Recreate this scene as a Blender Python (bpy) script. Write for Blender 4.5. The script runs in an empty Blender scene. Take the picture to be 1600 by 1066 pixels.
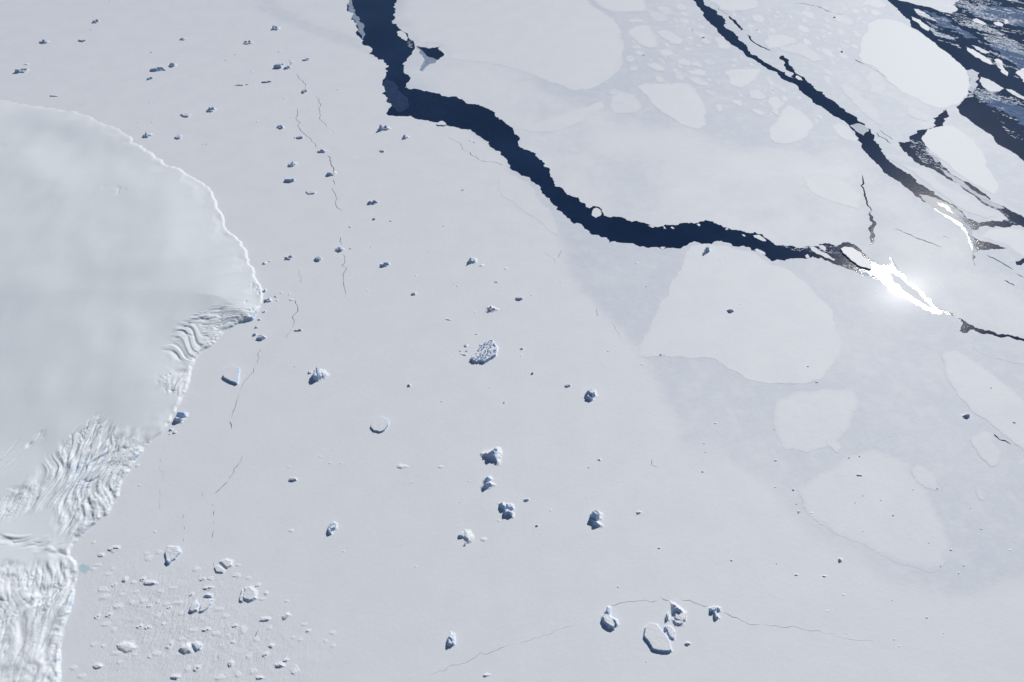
import bpy, math, random
import numpy as np
from mathutils import Vector, Euler
from mathutils.geometry import delaunay_2d_cdt

# ------------------------------------------------------------------ camera
C = bpy.context.scene.collection
CAM_H, PITCH, FPX = 3000.0, math.radians(45.0), 1256.0
cam_d = bpy.data.cameras.new('camera'); cam = bpy.data.objects.new('camera', cam_d); C.objects.link(cam)
cam.location = (0, 0, CAM_H); cam.rotation_euler = (math.radians(90) - PITCH, 0, 0)
cam_d.sensor_width = 36; cam_d.lens = FPX / 1600 * 36
cam_d.clip_start = 5; cam_d.clip_end = 400000
bpy.context.scene.camera = cam

# ------------------------------------------------------------------ light
SUN_AZ, SUN_EL = math.radians(33.0), math.radians(36.7)
world = bpy.data.worlds.new('World'); bpy.context.scene.world = world
world.use_nodes = True
nt = world.node_tree; nt.nodes.clear()
sky = nt.nodes.new('ShaderNodeTexSky'); sky.sky_type = 'NISHITA'; sky.sun_disc = False
sky.sun_elevation = SUN_EL; sky.sun_rotation = SUN_AZ; sky.altitude = 0
sky.air_density = 1.0; sky.dust_density = 0.0; sky.ozone_density = 3.0
bg = nt.nodes.new('ShaderNodeBackground'); bg.inputs[1].default_value = 0.05
wo = nt.nodes.new('ShaderNodeOutputWorld')
nt.links.new(sky.outputs[0], bg.inputs[0]); nt.links.new(bg.outputs[0], wo.inputs[0])
sd_ = bpy.data.lights.new('sun', 'SUN'); sd_.energy = 5.0; sd_.angle = math.radians(0.5); sd_.color = (1.0, 0.965, 0.92)
sun = bpy.data.objects.new('sun', sd_); C.objects.link(sun)
SUN = Vector((math.sin(SUN_AZ)*math.cos(SUN_EL), math.cos(SUN_AZ)*math.cos(SUN_EL), math.sin(SUN_EL)))
sun.rotation_euler = SUN.to_track_quat('Z', 'Y').to_euler(); sun.location = (0, 0, 4000)
vs = bpy.context.scene.view_settings
vs.view_transform = 'Standard'; vs.look = 'None'; vs.exposure = -0.38; vs.gamma = 1

# ------------------------------------------------------------------ helpers
rng = np.random.default_rng(7)
def G(u, v):
    """where the sight line of photo pixel (u, v) meets sea level"""
    a, b = u - 800.0, 533.0 - v
    cp, sp = math.cos(PITCH), math.sin(PITCH)
    dy = FPX*cp + b*sp; dz = b*cp - FPX*sp
    dz = np.minimum(dz, -12.0)
    t = CAM_H / -dz
    return a*t, dy*t
def GP(pts): return np.array([G(u, v) for u, v in pts], float)
def mpx(u, v):
    x0, y0 = G(u, v); x1, _ = G(u+1, v); _, y1 = G(u, v-1)
    return x1-x0, y1-y0

def _hash(ix, iy, s):
    h = (ix.astype(np.int64)*374761393 + iy.astype(np.int64)*668265263 + s*974711) & 0x7fffffff
    h = ((h ^ (h >> 13))*1274126177) & 0x7fffffff
    h = ((h ^ (h >> 15))*462123461) & 0x7fffffff
    return ((h ^ (h >> 14)) & 0xffffff) / float(0xffffff)
def vnoise(x, y, s=0):
    ix = np.floor(x); iy = np.floor(y); fx = x-ix; fy = y-iy
    fx = fx*fx*fx*(fx*(fx*6-15)+10); fy = fy*fy*fy*(fy*(fy*6-15)+10)
    a = _hash(ix, iy, s); b = _hash(ix+1, iy, s); c = _hash(ix, iy+1, s); d = _hash(ix+1, iy+1, s)
    return ((a*(1-fx)+b*fx)*(1-fy) + (c*(1-fx)+d*fx)*fy)*2-1
def fbm(x, y, s=0, o=4, g=.5):
    r = 0; a = 1; t = 0
    for i in range(o):
        r = r + a*vnoise(x*2**i+17.3*i, y*2**i-9.1*i, s+i*31); t += a; a *= g
    return r/t
def sdist(x, y, poly):
    """distance to the outline of a polygon, positive inside"""
    shp = np.shape(x); x = np.ravel(x); y = np.ravel(y)
    d = np.full(x.shape, 1e18); ins = np.zeros(x.shape, bool)
    n = len(poly)
    for i in range(n):
        x0, y0 = poly[i]; x1, y1 = poly[(i+1) % n]
        ex, ey = x1-x0, y1-y0; L = ex*ex+ey*ey+1e-9
        t = np.clip(((x-x0)*ex+(y-y0)*ey)/L, 0, 1)
        d = np.minimum(d, (x-x0-t*ex)**2+(y-y0-t*ey)**2)
        if y0 != y1:
            c = ((y0 > y) != (y1 > y)) & (x < (x1-x0)*(y-y0)/(y1-y0)+x0)
            ins ^= c
    return (np.sqrt(d)*np.where(ins, 1, -1)).reshape(shp)
def sstep(a, b, x):
    t = np.clip((x-a)/(b-a), 0, 1); return t*t*(3-2*t)
def roughen(p, amp=.08, mn=9.0, seed=1, closed=True, cap=30.0):
    """break straight traced runs into ragged ice edges by midpoint displacement"""
    r = random.Random(seed); pts = [tuple(q) for q in p]
    for it in range(7):
        out = []; ch = False; n = len(pts)
        for i in range(n if closed else n-1):
            a = pts[i]; b = pts[(i+1) % n]; out.append(a)
            dx, dy = b[0]-a[0], b[1]-a[1]; L = math.hypot(dx, dy)
            far = math.hypot(a[0], a[1])
            if L > mn*max(1, far/3500) and far < 14000:
                k = max(-cap, min(cap, r.gauss(0, amp)*L)); t = r.uniform(.4, .6)
                out.append((a[0]+dx*t-dy/L*k, a[1]+dy*t+dx/L*k)); ch = True
        if not closed: out.append(pts[-1])
        pts = out
        if not ch: break
    return np.array(pts)

def tag(o, label=None, cat=None, group=None, kind=None):
    if label: o['label'] = label
    if cat: o['category'] = cat
    if group: o['group'] = group
    if kind: o['kind'] = kind
    return o
def mesh_obj(name, V, F, mat, attr=None, smooth=False, parent=None, loc=None):
    V = np.asarray(V, float)
    if loc is not None: V = V - np.array(loc)
    me = bpy.data.meshes.new(name)
    F = np.asarray(F, np.int32); k = F.shape[1]
    me.vertices.add(len(V)); me.vertices.foreach_set('co', V.astype(np.float32).ravel())
    me.loops.add(F.size); me.loops.foreach_set('vertex_index', F.ravel())
    me.polygons.add(len(F)); me.polygons.foreach_set('loop_start', np.arange(0, F.size, k, dtype=np.int32))
    me.polygons.foreach_set('loop_total', np.full(len(F), k, np.int32))
    me.polygons.foreach_set('use_smooth', np.full(len(F), bool(smooth)))
    me.update(calc_edges=True); me.validate()
    if attr is not None:
        for an, av in attr.items():
            A = me.attributes.new(an, 'FLOAT', 'POINT')
            if len(A.data) == len(av): A.data.foreach_set('value', np.asarray(av, np.float32))
    me.materials.append(mat)
    o = bpy.data.objects.new(name, me); C.objects.link(o)
    if loc is not None: o.location = loc
    if parent: o.parent = parent
    return o

# ------------------------------------------------------------------ materials
class NT:
    def __init__(s, name):
        s.m = bpy.data.materials.new(name); s.m.use_nodes = True; s.t = s.m.node_tree; s.t.nodes.clear()
        s.out = s.n('ShaderNodeOutputMaterial'); s.b = s.n('ShaderNodeBsdfPrincipled'); s.l(s.b.outputs[0], s.out.inputs[0])
        s.geo = s.n('ShaderNodeNewGeometry')
    def n(s, k, **kw):
        o = s.t.nodes.new(k)
        for a, b in kw.items(): setattr(o, a, b)
        return o
    def l(s, a, b): s.t.links.new(a, b)
    def noise(s, scale, detail=4, rough=.55, vec=None, dist=0.0):
        o = s.n('ShaderNodeTexNoise'); o.inputs['Scale'].default_value = scale
        o.inputs['Detail'].default_value = detail; o.inputs['Roughness'].default_value = rough; o.inputs['Distortion'].default_value = dist
        s.l(vec or s.geo.outputs['Position'], o.inputs['Vector']); return o.outputs[0]
    def ramp(s, x, a, b, lo=0.0, hi=1.0):
        o = s.n('ShaderNodeMapRange'); o.interpolation_type = 'SMOOTHSTEP'
        for i, q in enumerate((a, b, lo, hi)): o.inputs[i+1].default_value = q
        s.l(x, o.inputs[0]); return o.outputs[0]
    def math(s, op, a, b):
        o = s.n('ShaderNodeMath', operation=op)
        for i, q in enumerate((a, b)):
            if isinstance(q, (int, float)): o.inputs[i].default_value = q
            else: s.l(q, o.inputs[i])
        return o.outputs[0]
    def mix(s, f, a, b):
        o = s.n('ShaderNodeMix', data_type='RGBA')
        if isinstance(f, (int, float)): o.inputs[0].default_value = f
        else: s.l(f, o.inputs[0])
        for i, q in ((6, a), (7, b)):
            if isinstance(q, tuple): o.inputs[i].default_value = (*q, 1)
            else: s.l(q, o.inputs[i])
        return o.outputs[2]
    def attr(s, name):
        o = s.n('ShaderNodeAttribute'); o.attribute_name = name; return o.outputs['Fac']
    def bump(s, h, dist, strength=1.0, prev=None):
        o = s.n('ShaderNodeBump'); o.inputs['Strength'].default_value = strength; o.inputs['Distance'].default_value = dist
        s.l(h, o.inputs['Height'])
        if prev is not None: s.l(prev, o.inputs['Normal'])
        return o.outputs[0]
    def stretch(s, sx, sy, rot):
        m = s.n('ShaderNodeMapping'); m.vector_type = 'TEXTURE'; m.inputs['Scale'].default_value = (1/max(sx, .001), 1/max(sy, .001), 1); m.inputs['Rotation'].default_value = (0, 0, rot)
        s.l(s.geo.outputs['Position'], m.inputs['Vector']); return m.outputs[0]

SNOW = (0.775, 0.803, 0.842); YOUNG = (0.635, 0.682, 0.745); NILAS = (0.28, 0.34, 0.43)
def snow_on_ice(name, use_attr=True, rough=.62):
    s = NT(name)
    tone = s.attr('snow') if use_attr else None
    blot = s.ramp(s.noise(.006, 5, .6), .32, .68)
    fine = s.ramp(s.noise(.05, 5, .65), .3, .7)
    sas = s.ramp(s.noise(.03, 4, .6, s.stretch(.25, 1.6, math.radians(25))), .3, .7)
    snowc = s.mix(blot, (SNOW[0]*.965, SNOW[1]*.965, SNOW[2]*.975), SNOW)
    snowc = s.mix(s.math('MULTIPLY', fine, .10), snowc, (.84, .85, .875))
    young = s.mix(fine, (YOUNG[0]*.93, YOUNG[1]*.95, YOUNG[2]*.98), YOUNG)
    young = s.mix(s.math('MULTIPLY', s.ramp(s.noise(.011, 6, .65), .45, .65), .5), young, (.72, .76, .80))
    if use_attr:
        f = s.ramp(s.math('ADD', tone, s.math('MULTIPLY', s.math('SUBTRACT', s.noise(.02, 5, .6), .5), .45)), .02, .98)
        col = s.mix(f, young, snowc)
    else: col = snowc
    s.l(col, s.b.inputs['Base Color'])
    s.b.inputs['Roughness'].default_value = rough; s.b.inputs['Specular IOR Level'].default_value = .35
    h = s.bump(s.noise(.0035, 3, .5), 1.6)
    h = s.bump(sas, .08, 1, h)
    h = s.bump(fine, .16, 1, h)
    if use_attr:
        hum = s.math('ADD', s.noise(.075, 4, .6, s.stretch(.4, 1.5, math.radians(80)), .3), s.math('MULTIPLY', s.noise(.018, 3, .6), 1.2))
        h = s.bump(s.math('MULTIPLY', s.ramp(hum, .75, 1.7), s.attr('hummock')), 3.2, 1, h)
        s.l(s.math('SUBTRACT', rough, s.math('MULTIPLY', s.attr('glaze'), .17)), s.b.inputs['Roughness'])
    s.l(h, s.b.inputs['Normal'])
    return s.m
M_SEA = snow_on_ice('snow_covered_sea_ice')
M_FLOE = snow_on_ice('snowy_floe')

def berg_mat(name, rough=.55, blue=1.0, bmp=.8, k=1.0):
    s = NT(name)
    sep = s.n('ShaderNodeSeparateXYZ'); s.l(s.geo.outputs['True Normal'], sep.inputs[0])
    cliff = s.ramp(sep.outputs[2], .35, .72, 1.0*blue, 0.0)
    lay = s.n('ShaderNodeSeparateXYZ'); s.l(s.geo.outputs['Position'], lay.inputs[0])
    band = s.ramp(s.noise(.9, 2, .5, s.stretch(.02, .02, 0)), .4, .6)
    snow = s.mix(s.ramp(s.noise(.08, 4, .6), .3, .7), (.785*k*k, .807*k, .845*k), (.81*k*k, .83*k, .862*k))
    ice = s.mix(band, (.33, .50, .76), (.46, .61, .82))  # bare ice blue, deepened to strengthen the shade on steep faces
    s.l(s.mix(cliff, snow, ice), s.b.inputs['Base Color'])
    s.b.inputs['Roughness'].default_value = rough; s.b.inputs['Specular IOR Level'].default_value = .4
    h = s.bump(s.noise(.12, 5, .65), bmp)
    s.l(h, s.b.inputs['Normal'])
    return s.m
M_DRIFT = berg_mat('wind_drifted_snow', .62, 0)
M_WHITE = berg_mat('thick_white_snow', .62, 0, .1, .965)
M_BERG = berg_mat('glacier_ice_with_snow')
M_SHELF = berg_mat('ice_shelf_snow', .62, .9, .12, .972)  # strong blue on steep faces paints extra shade into the grooves

def water_mat():
    s = NT('open_sea_water')
    s.l(s.mix(s.ramp(s.noise(.0016, 4, .6), .35, .7), (.004, .013, .044), (.008, .023, .070)), s.b.inputs['Base Color'])
    s.b.inputs['Roughness'].default_value = .085; s.b.inputs['IOR'].default_value = 1.33
    h = s.bump(s.noise(.05, 6, .7), .34)
    s.l(h, s.b.inputs['Normal'])
    return s.m
M_WATER = water_mat()
def nilas_mat(name, c0, c1, rough=.22):
    s = NT(name)
    st = s.noise(.03, 5, .65, s.stretch(.5, 1.6, math.radians(-35)))
    s.l(s.mix(s.ramp(st, .3, .7), c0, c1), s.b.inputs['Base Color'])
    s.b.inputs['Roughness'].default_value = rough; s.b.inputs['IOR'].default_value = 1.31
    s.l(s.bump(s.noise(.05, 5, .6), .2), s.b.inputs['Normal'])
    return s.m
M_NILAS = nilas_mat('new_grey_ice', (.20, .26, .36), (.33, .40, .50), .5)
M_DARKICE = nilas_mat('dark_new_ice', (.010, .024, .075), (.03, .055, .12), .3)
M_VEIL = nilas_mat('painted_blue_haze', (.025, .07, .18), (.14, .22, .36), .9)  # matte blue film that paints haze over the open water
M_GLARE = nilas_mat('glint_skin', (.03, .05, .10), (.12, .16, .24), .44)  # grey film laid to carry the dimmer part of a sun glint
M_GLINT = nilas_mat('glint_film', (.02, .04, .08), (.06, .09, .14), .25)  # smoother film for added strips that draw the bright glint
M_BRASH = nilas_mat('brash_fragments', (.34, .43, .57), (.66, .71, .79), .6)
M_POND = nilas_mat('turquoise_melt_ice', (.46, .64, .68), (.58, .72, .76), .5)

# ------------------------------------------------------------------ water
W = 160000
o = mesh_obj('sea_water', [(-W, -W, 0), (W, -W, 0), (W, W, 0), (-W, W, 0)], [(0, 1, 2, 3)], M_WATER)
tag(o, kind='structure')

# ------------------------------------------------------------------ ice sheets
def walls(V, F, z0):
    e = np.concatenate([F[:, [0, 1]], F[:, [1, 2]], F[:, [2, 0]]])
    key = np.sort(e, axis=1); _, inv, cnt = np.unique(key, axis=0, return_inverse=True, return_counts=True)
    b = e[cnt[np.ravel(inv)] == 1]
    ids = np.unique(b); mp = {int(k): len(V)+i for i, k in enumerate(ids)}
    lo = V[ids].copy(); lo[:, 2] = z0
    q = []
    for a, c in b:
        a2, c2 = mp[int(a)], mp[int(c)]
        q.append((a, a2, c2)); q.append((a, c2, c))
    return np.vstack([V, lo]), np.vstack([F, np.array(q, int)]), ids
def cdt(loops, pts=None):
    vs_, fs, k = [], [], 0
    for L in loops:
        vs_ += [Vector((float(x), float(y))) for x, y in L]; fs.append(list(range(k, k+len(L)))); k += len(L)
    if pts is not None: vs_ += [Vector((float(x), float(y))) for x, y in pts]
    r = delaunay_2d_cdt(vs_, [], fs, 2, 1e-3, False)
    V = np.array([(p.x, p.y) for p in r[0]]); F = np.array([f for f in r[2]], int)
    A, B, D = V[F[:, 0]], V[F[:, 1]], V[F[:, 2]]
    ar = (B[:, 0]-A[:, 0])*(D[:, 1]-A[:, 1])-(B[:, 1]-A[:, 1])*(D[:, 0]-A[:, 0])
    F[ar < 0] = F[ar < 0][:, ::-1]
    c = (A+B+D)/3; par = np.zeros(len(c), bool)
    for L in loops:
        L = np.asarray(L); lo, hi = L.min(0), L.max(0)
        k = np.nonzero((c[:, 0] >= lo[0]) & (c[:, 0] <= hi[0]) & (c[:, 1] >= lo[1]) & (c[:, 1] <= hi[1]))[0]
        order = np.argsort(c[k, 1]); k = k[order]; cy = c[k, 1]; cx = c[k, 0]; ins = np.zeros(len(k), bool)
        for (x0, y0), (x1, y1) in zip(L, np.roll(L, -1, 0)):
            if y0 == y1: continue
            i0, i1 = np.searchsorted(cy, min(y0, y1), 'right'), np.searchsorted(cy, max(y0, y1), 'right')
            if i1 > i0: ins[i0:i1] ^= cx[i0:i1] < (x1-x0)*(cy[i0:i1]-y0)/(y1-y0)+x0
        par[k] ^= ins
    return V, F[par]
RUBBLE = GP([(115,880),(170,850),(270,850),(370,865),(410,905),(455,940),(520,985),(535,1040),(500,1120),(90,1120),(98,1000)])
def sheet(name, outer, holes, top, tone, step=8.0, bounds=(-260, 1860, -160, 1250)):
    uu, vv = np.meshgrid(np.arange(bounds[0], bounds[1], step), np.arange(bounds[2], bounds[3], step))
    uu = uu + rng.uniform(-.35, .35, uu.shape)*step; vv = vv + rng.uniform(-.35, .35, vv.shape)*step
    gx, gy = G(uu, vv); gx = gx.ravel(); gy = gy.ravel()
    s = sdist(gx, gy, outer); keep = s > 14
    gx, gy = gx[keep], gy[keep]
    V, F = cdt([outer]+holes, np.c_[gx, gy])
    t = tone(V[:, 0], V[:, 1])
    z = top + np.zeros(len(V))
    V3 = np.c_[V, z]
    V3, F3, ids = walls(V3, F, -1.0)
    t = np.r_[t, t[ids]*.6]
    gx, gy = G(1412, 455); gl_ = np.exp(-(((V3[:, 0]-gx)*.8+(V3[:, 1]-gy)*.6)/240)**2-(((V3[:, 1]-gy)*.8-(V3[:, 0]-gx)*.6)/140)**2)
    hm = sstep(-60, 420, sdist(V3[:, 0], V3[:, 1], RUBBLE)+60*fbm(V3[:, 0]*.008, V3[:, 1]*.008, 33, 3)) if name == 'sea_ice' else np.zeros(len(V3))
    o = mesh_obj(name, V3, F3, M_SEA, {'snow': t, 'glaze': gl_, 'hummock': hm})
    tag(o, kind='structure'); return o
def ribbon(px, w, seed, taper=True, rough=.10, jit=.5):
    """a crack: centre line in photo pixels, width in metres"""
    c = roughen(GP(px), rough, 22, seed, closed=False); n = len(c); r = random.Random(seed*7+1)
    d = np.gradient(c, axis=0); d /= np.linalg.norm(d, axis=1)[:, None]+1e-9; nn = np.c_[-d[:, 1], d[:, 0]]
    L, R = [], []
    for i in range(n):
        t = i/(n-1); k = min(1, 6*t+.15, 6*(1-t)+.15) if taper else 1
        far = max(.7, math.hypot(*c[i])/4200)
        a = w*k*far*(1-jit+jit*2*r.random())/2; b = w*k*far*(1-jit+jit*2*r.random())/2
        L.append(c[i]+nn[i]*a); R.append(c[i]-nn[i]*b)
    return np.array(L+R[::-1])

LEAD_SW = [(400,-560),(470,-300),(515,-150),(535,-60),(545,0),(550,25),(559,45),(565,62),(575,72),(577,85),(590,93),(600,97),(608,104),(603,118),(598,128),(597,146),(605,155),(609,162),(605,175),(607,181),(625,182),(650,186),(672,190),(683,192),(697,196),(715,200),(730,203),(740,207),(752,216),(765,227),(775,236),(785,244),(793,253),(797,264),(815,275),(825,277),(833,285),(844,293),(853,308),(863,318),(870,329),(886,341),(896,350),(909,351),(916,359),(924,367),(937,370),(952,380),(972,380),(990,381),(1000,386),(1015,388),(1028,387),(1035,390),(1053,388),(1068,385),(1078,380),(1091,379),(1124,377.6),(1139,380),(1152,386),(1170,386),(1180,393),(1192,398),(1200,404),(1207,409),(1225,408),(1261,405),(1283,403),(1294,408),(1306,414),(1321,419),(1332,423),(1347,430),(1362,434),(1375,437),(1380,443),(1387,451),(1400,462),(1418,468),(1433,477),(1453,486.5),(1466,491.5),(1474,489.5),(1488,494.6),(1504,504),(1503,509),(1499,517),(1507,521),(1514,518),(1521,515.5),(1542,522),(1559,527),(1575,526.5),(1600,534),(1700,565),(2100,690),(3200,900)]
LEAD_NE = [(3200,890),(2100,680),(1700,558),(1600,530),(1575,522.5),(1559,523),(1542,516.5),(1521,509.5),(1504,499.5),(1488,490),(1478,486.5),(1468,484),(1456,469.5),(1443,456),(1433,446),(1415,431),(1402,423),(1396,412),(1390,401),(1393,412),(1389,416),(1381,414),(1374,415),(1366,409),(1352,398),(1346,391),(1339,385),(1327,379),(1311,383),(1286,381),(1261,385),(1238,384),(1215,384),(1203,376),(1192,367),(1180,363),(1172,365),(1159,361),(1139,357),(1127,352),(1116,349),(1091,348),(1066,349),(1040,351),(1015,351),(1002,348),(987,347),(977,342),(957,339),(944,337),(941,328),(934,323),(926,322),(921,326),(916,324),(909,317),(904,309),(896,308),(886,304),(876,293),(866,285),(859,271),(848,253),(840,247),(832,238),(819,234),(810,228),(804,210),(797,198),(790,193),(780,187),(773,179),(765,172),(755,167),(740,163),(727,160),(715,153),(700,152),(690,150),(672,144),(655,140),(641,140),(633,137),(636,130),(640,120),(637,117),(631,110),(631,105),(636,95),(640,88),(645,80),(649,74),(647,66),(639,61),(638,54),(634,51),(623,44),(620,38),(616,30),(619,15),(622,0),(618,-60),(600,-150),(590,-300),(600,-560)]
SECOND_SW = [(930,-560),(1000,-200),(1045,-60),(1082,0),(1094,13),(1101,28),(1117,43),(1132,61),(1149,73),(1167,89),(1182,96),(1200,109),(1215,114),(1230,127),(1248,139),(1263,152),(1284,167),(1296,177),(1314,187),(1327,197),(1338,213),(1347,225),(1352,238),(1365,251),(1375,261),(1382,271),(1397,280),(1415,293),(1430,307),(1448,318),(1461,328),(1478,340),(1494,350),(1509,364),(1513,374),(1518,389),(1521,412)]
SECOND_NE = [(1524,416),(1523,404),(1528,391),(1542,391),(1560,390),(1574,388),(1560,383),(1545,379),(1532,377),(1524,373),(1518,361),(1530,355),(1539,353),(1552,356),(1575,355),(1592,352),(1604,358),(1618,372),(1640,370),(1625,350),(1610,343),(1600,340),(1587,333),(1567,322),(1542,306),(1529,296),(1504,283),(1485,270),(1470,256),(1458,243),(1447,226),(1441,214),(1450,206),(1464,200),(1475,199),(1480,176),(1478,170),(1473,173),(1466,182),(1462,196),(1449,202),(1433,204),(1420,214),(1422,221),(1415,222),(1404,222),(1408,230),(1418,243),(1433,255),(1453,263),(1466,270),(1486,283),(1504,295),(1527,311),(1549,325),(1567,335),(1578,345),(1560,346),(1549,345),(1540,347),(1530,349),(1520,344),(1508,337),(1504,333),(1491,321),(1481,316),(1466,307),(1448,294),(1430,280),(1414,269),(1390,253),(1377,235),(1365,220),(1362,209),(1352,197),(1339,187),(1322,175),(1301,157),(1286,144),(1268,132),(1256,121),(1240,106),(1233,94),(1224,87),(1218,89),(1225,101),(1236,113),(1241,123),(1231,119),(1215,108),(1200,100),(1185,91),(1167,73),(1154,58),(1142,48),(1132,35),(1121,23),(1111,13),(1099,0),(1065,-60),(1020,-200),(960,-560)]
OPEN_SW = [(1150,-560),(1270,-200),(1350,-60),(1386,0),(1402,15),(1415,28),(1423,38),(1435,48),(1453,62),(1473,78),(1491,94),(1509,109),(1516,135),(1511,152),(1500,163),(1494,168),(1514,187),(1534,202),(1554,220),(1567,230),(1585,240),(1600,253),(1680,310),(1900,420),(2400,600),(3300,800)]

glacier_px = [(-60,150),(0,155),(40,163),(90,171),(140,181),(175,196),(205,213),(240,240),(275,262),(300,276),(322,290),(340,315),(350,338),(356,360),(372,372),(380,385),(388,402),(397,418),(401,435),(411,452),(412,468),(405,485),(398,500),(380,506),(372,508),(352,518),(338,535),(318,548),(306,563),(300,580),(297,600),(291,615),(277,640),(268,660),(256,675),(240,688),(225,705),(210,725),(198,745),(188,770),(176,795),(160,812),(140,826),(125,842),(112,858),(115,872),(122,886),(123,900),(118,930),(113,950),(105,975),(99,1000),(98,1035),(97,1066),(95,1180),(80,1350)]

NEW_ICE_AREA = GP([(715,190),(780,240),(803,280),(868,345),(885,410),(930,480),(1000,560),(1040,640),(1065,700),(1135,722),(1200,765),(1265,830),(1335,870),(1400,920),(1480,937),(1560,926),(1600,908),(1800,860),(2300,900),(2300,300),(1300,380),(1000,360),(850,260)])
TOP_BAND = GP([(300,-120),(395,0),(430,35),(500,57),(560,78),(605,98),(560,60),(500,43),(450,18),(430,0),(360,-120)])
MID_LIGHT = GP([(640,0),(760,90),(900,150),(1000,200),(1110,215),(1200,240),(1340,262),(1350,420),(1180,380),(950,360),(850,300),(640,150),(560,60)])
MID_LIGHT2 = GP([(1380,300),(1460,340),(1510,370),(1515,420),(1560,440),(1640,480),(1640,540),(1480,490),(1400,420)])
def warp(x, y, a=60, sc=.004):
    return x+a*fbm(x*sc, y*sc, 5, 4), y+a*fbm(x*sc, y*sc, 55, 4)
def tone_west(x, y):
    wx, wy = warp(x, y)
    g = sstep(-70, 60, sdist(wx, wy, NEW_ICE_AREA)); b = sstep(-60, 40, sdist(wx, wy, TOP_BAND))
    t = 1.0 - .62*g*(1-.35*fbm(x*.002, y*.002, 3, 3)) - .55*b
    return np.clip(t + .12*fbm(x*.001, y*.001, 9, 3) + .10*g*fbm(x*.006, y*.006, 19, 3), 0, 1)
def tone_mid(x, y):
    wx, wy = warp(x, y, 90)
    a = np.maximum(sstep(-250, 200, sdist(wx, wy, MID_LIGHT)), .8*sstep(-200, 100, sdist(wx, wy, MID_LIGHT2)))
    return np.clip(.10 + .62*a + .42*fbm(x*.0026, y*.0026, 12, 4) + .22*fbm(x*.008, y*.008, 14, 3), 0, 1)

CRACKS = [  # centre line, width in metres
 ([(450,93),(454,103)],2.5),([(463,115),(470,125),(478,133),(481,143)],2.2),([(492,150),(498,160),(501,166),(499,177),(503,190),(510,204)],2.2),
 ([(461,168),(462,185),(470,205),(480,214),(492,224),(499,234)],2.6),([(509,243),(515,251),(521,262),(523,271)],4),([(519,293),(524,315),(534,332)],3.2),([(522,280),(524,290)],3),
 ([(533,370),(531,378),(534,385)],3.2),([(536,396),(534,415),(536,435),(538,450),(539,466)],3),
 ([(460,467),(464,477),(462,490),(460,502),(458,512)],3.6),([(457,514),(450,522),(446,531)],1.8),([(466,421),(472,444)],1.5),
 ([(407,545),(405,560),(399,572)],2.6),([(397,573),(389,588),(380,600),(376,612)],2.6),([(375,613),(369,630),(364,645),(362,654)],3.4),([(359,658),(362,671)],4.5),
 ([(381,711),(371,728),(363,742),(357,752)],2.6),([(357,752),(346,762),(335,772)],3.4),
 ([(335,797),(333,808)],4),([(334,812),(333,822)],1.6),([(334,829),(332,842)],3.4),([(337,852),(336,859)],3.2),([(335,878),(334,886)],3),
 ([(286,803),(286,812)],2.6),([(287,822),(287,831)],2.6),([(286,840),(286,848)],3.8),([(286,850),(285,857)],1.5),
 ([(256,692),(252,712),(249,735),(247,760)],1.1),([(248,764),(249,785),(251,797)],1.3),([(316,770),(318,776)],3),([(330,786),(335,792)],1.6),
 ([(697,213),(712,221),(722,230),(732,238)],2),([(732,238),(745,247),(749,251)],3.2),([(749,251),(762,253),(775,254),(790,259)],3.4),
 ([(950,948),(968,943),(985,940),(1010,938),(1029,937)],2.4),([(1031,934),(1047,940)],3.4),([(1061,937),(1077,938),(1090,944),(1109,950)],3),
 ([(1127,958),(1145,965),(1165,973),(1190,976)],2.4),([(1192,976.5),(1230,981),(1260,985),(1290,990)],1.8),([(1292,990),(1310,996),(1340,1002),(1372,1006)],1.1),
 ([(668,1057),(700,1043),(740,1029),(770,1018),(800,1009)],1.5),([(803,1008),(835,997),(862,990),(900,975)],1.0),
 ([(343,1020),(342,1032),(339,1037)],2.4),([(338,1039),(332,1048),(325,1054)],1.4),([(405,984),(400,992),(396,1002)],3),([(392,1003),(388,1012)],1.6),
 ([(871,404),(876,395),(880,390)],2.2),([(932,483),(935,495)],2.2),([(850,391),(862,402),(869,414)],1.3),([(955,505),(965,520),(972,534)],1.4),
 ([(1018,717),(1017,727),(1023,729),(1029,730)],3.2),
 ([(1552,678),(1558,684),(1566,689),(1580,695)],10),([(1583,695),(1595,699)],2.0),([(1200,601),(1240,601),(1278,597)],1.1),
 ([(1550,560),(1580,567),(1605,575)],1.3),([(1398,998),(1401,1001)],3),([(1520,540),(1532,552),(1545,558)],1.1),
 ([(113,937),(114,951)],3),([(112,958),(106,972),(101,986)],1.6),([(1139,500),(1141,503)],2),
]
west_holes = [ribbon(p, w, 100+i) for i, (p, w) in enumerate(CRACKS)]
FAR = 60000
outer_w = np.vstack([roughen(GP(LEAD_SW), .13, 6, 11, closed=False), [(FAR, -2000), (FAR, -FAR), (-FAR, -FAR), (-FAR, FAR)]])
sheet('sea_ice', outer_w, west_holes, 1.6, tone_west)

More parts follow.
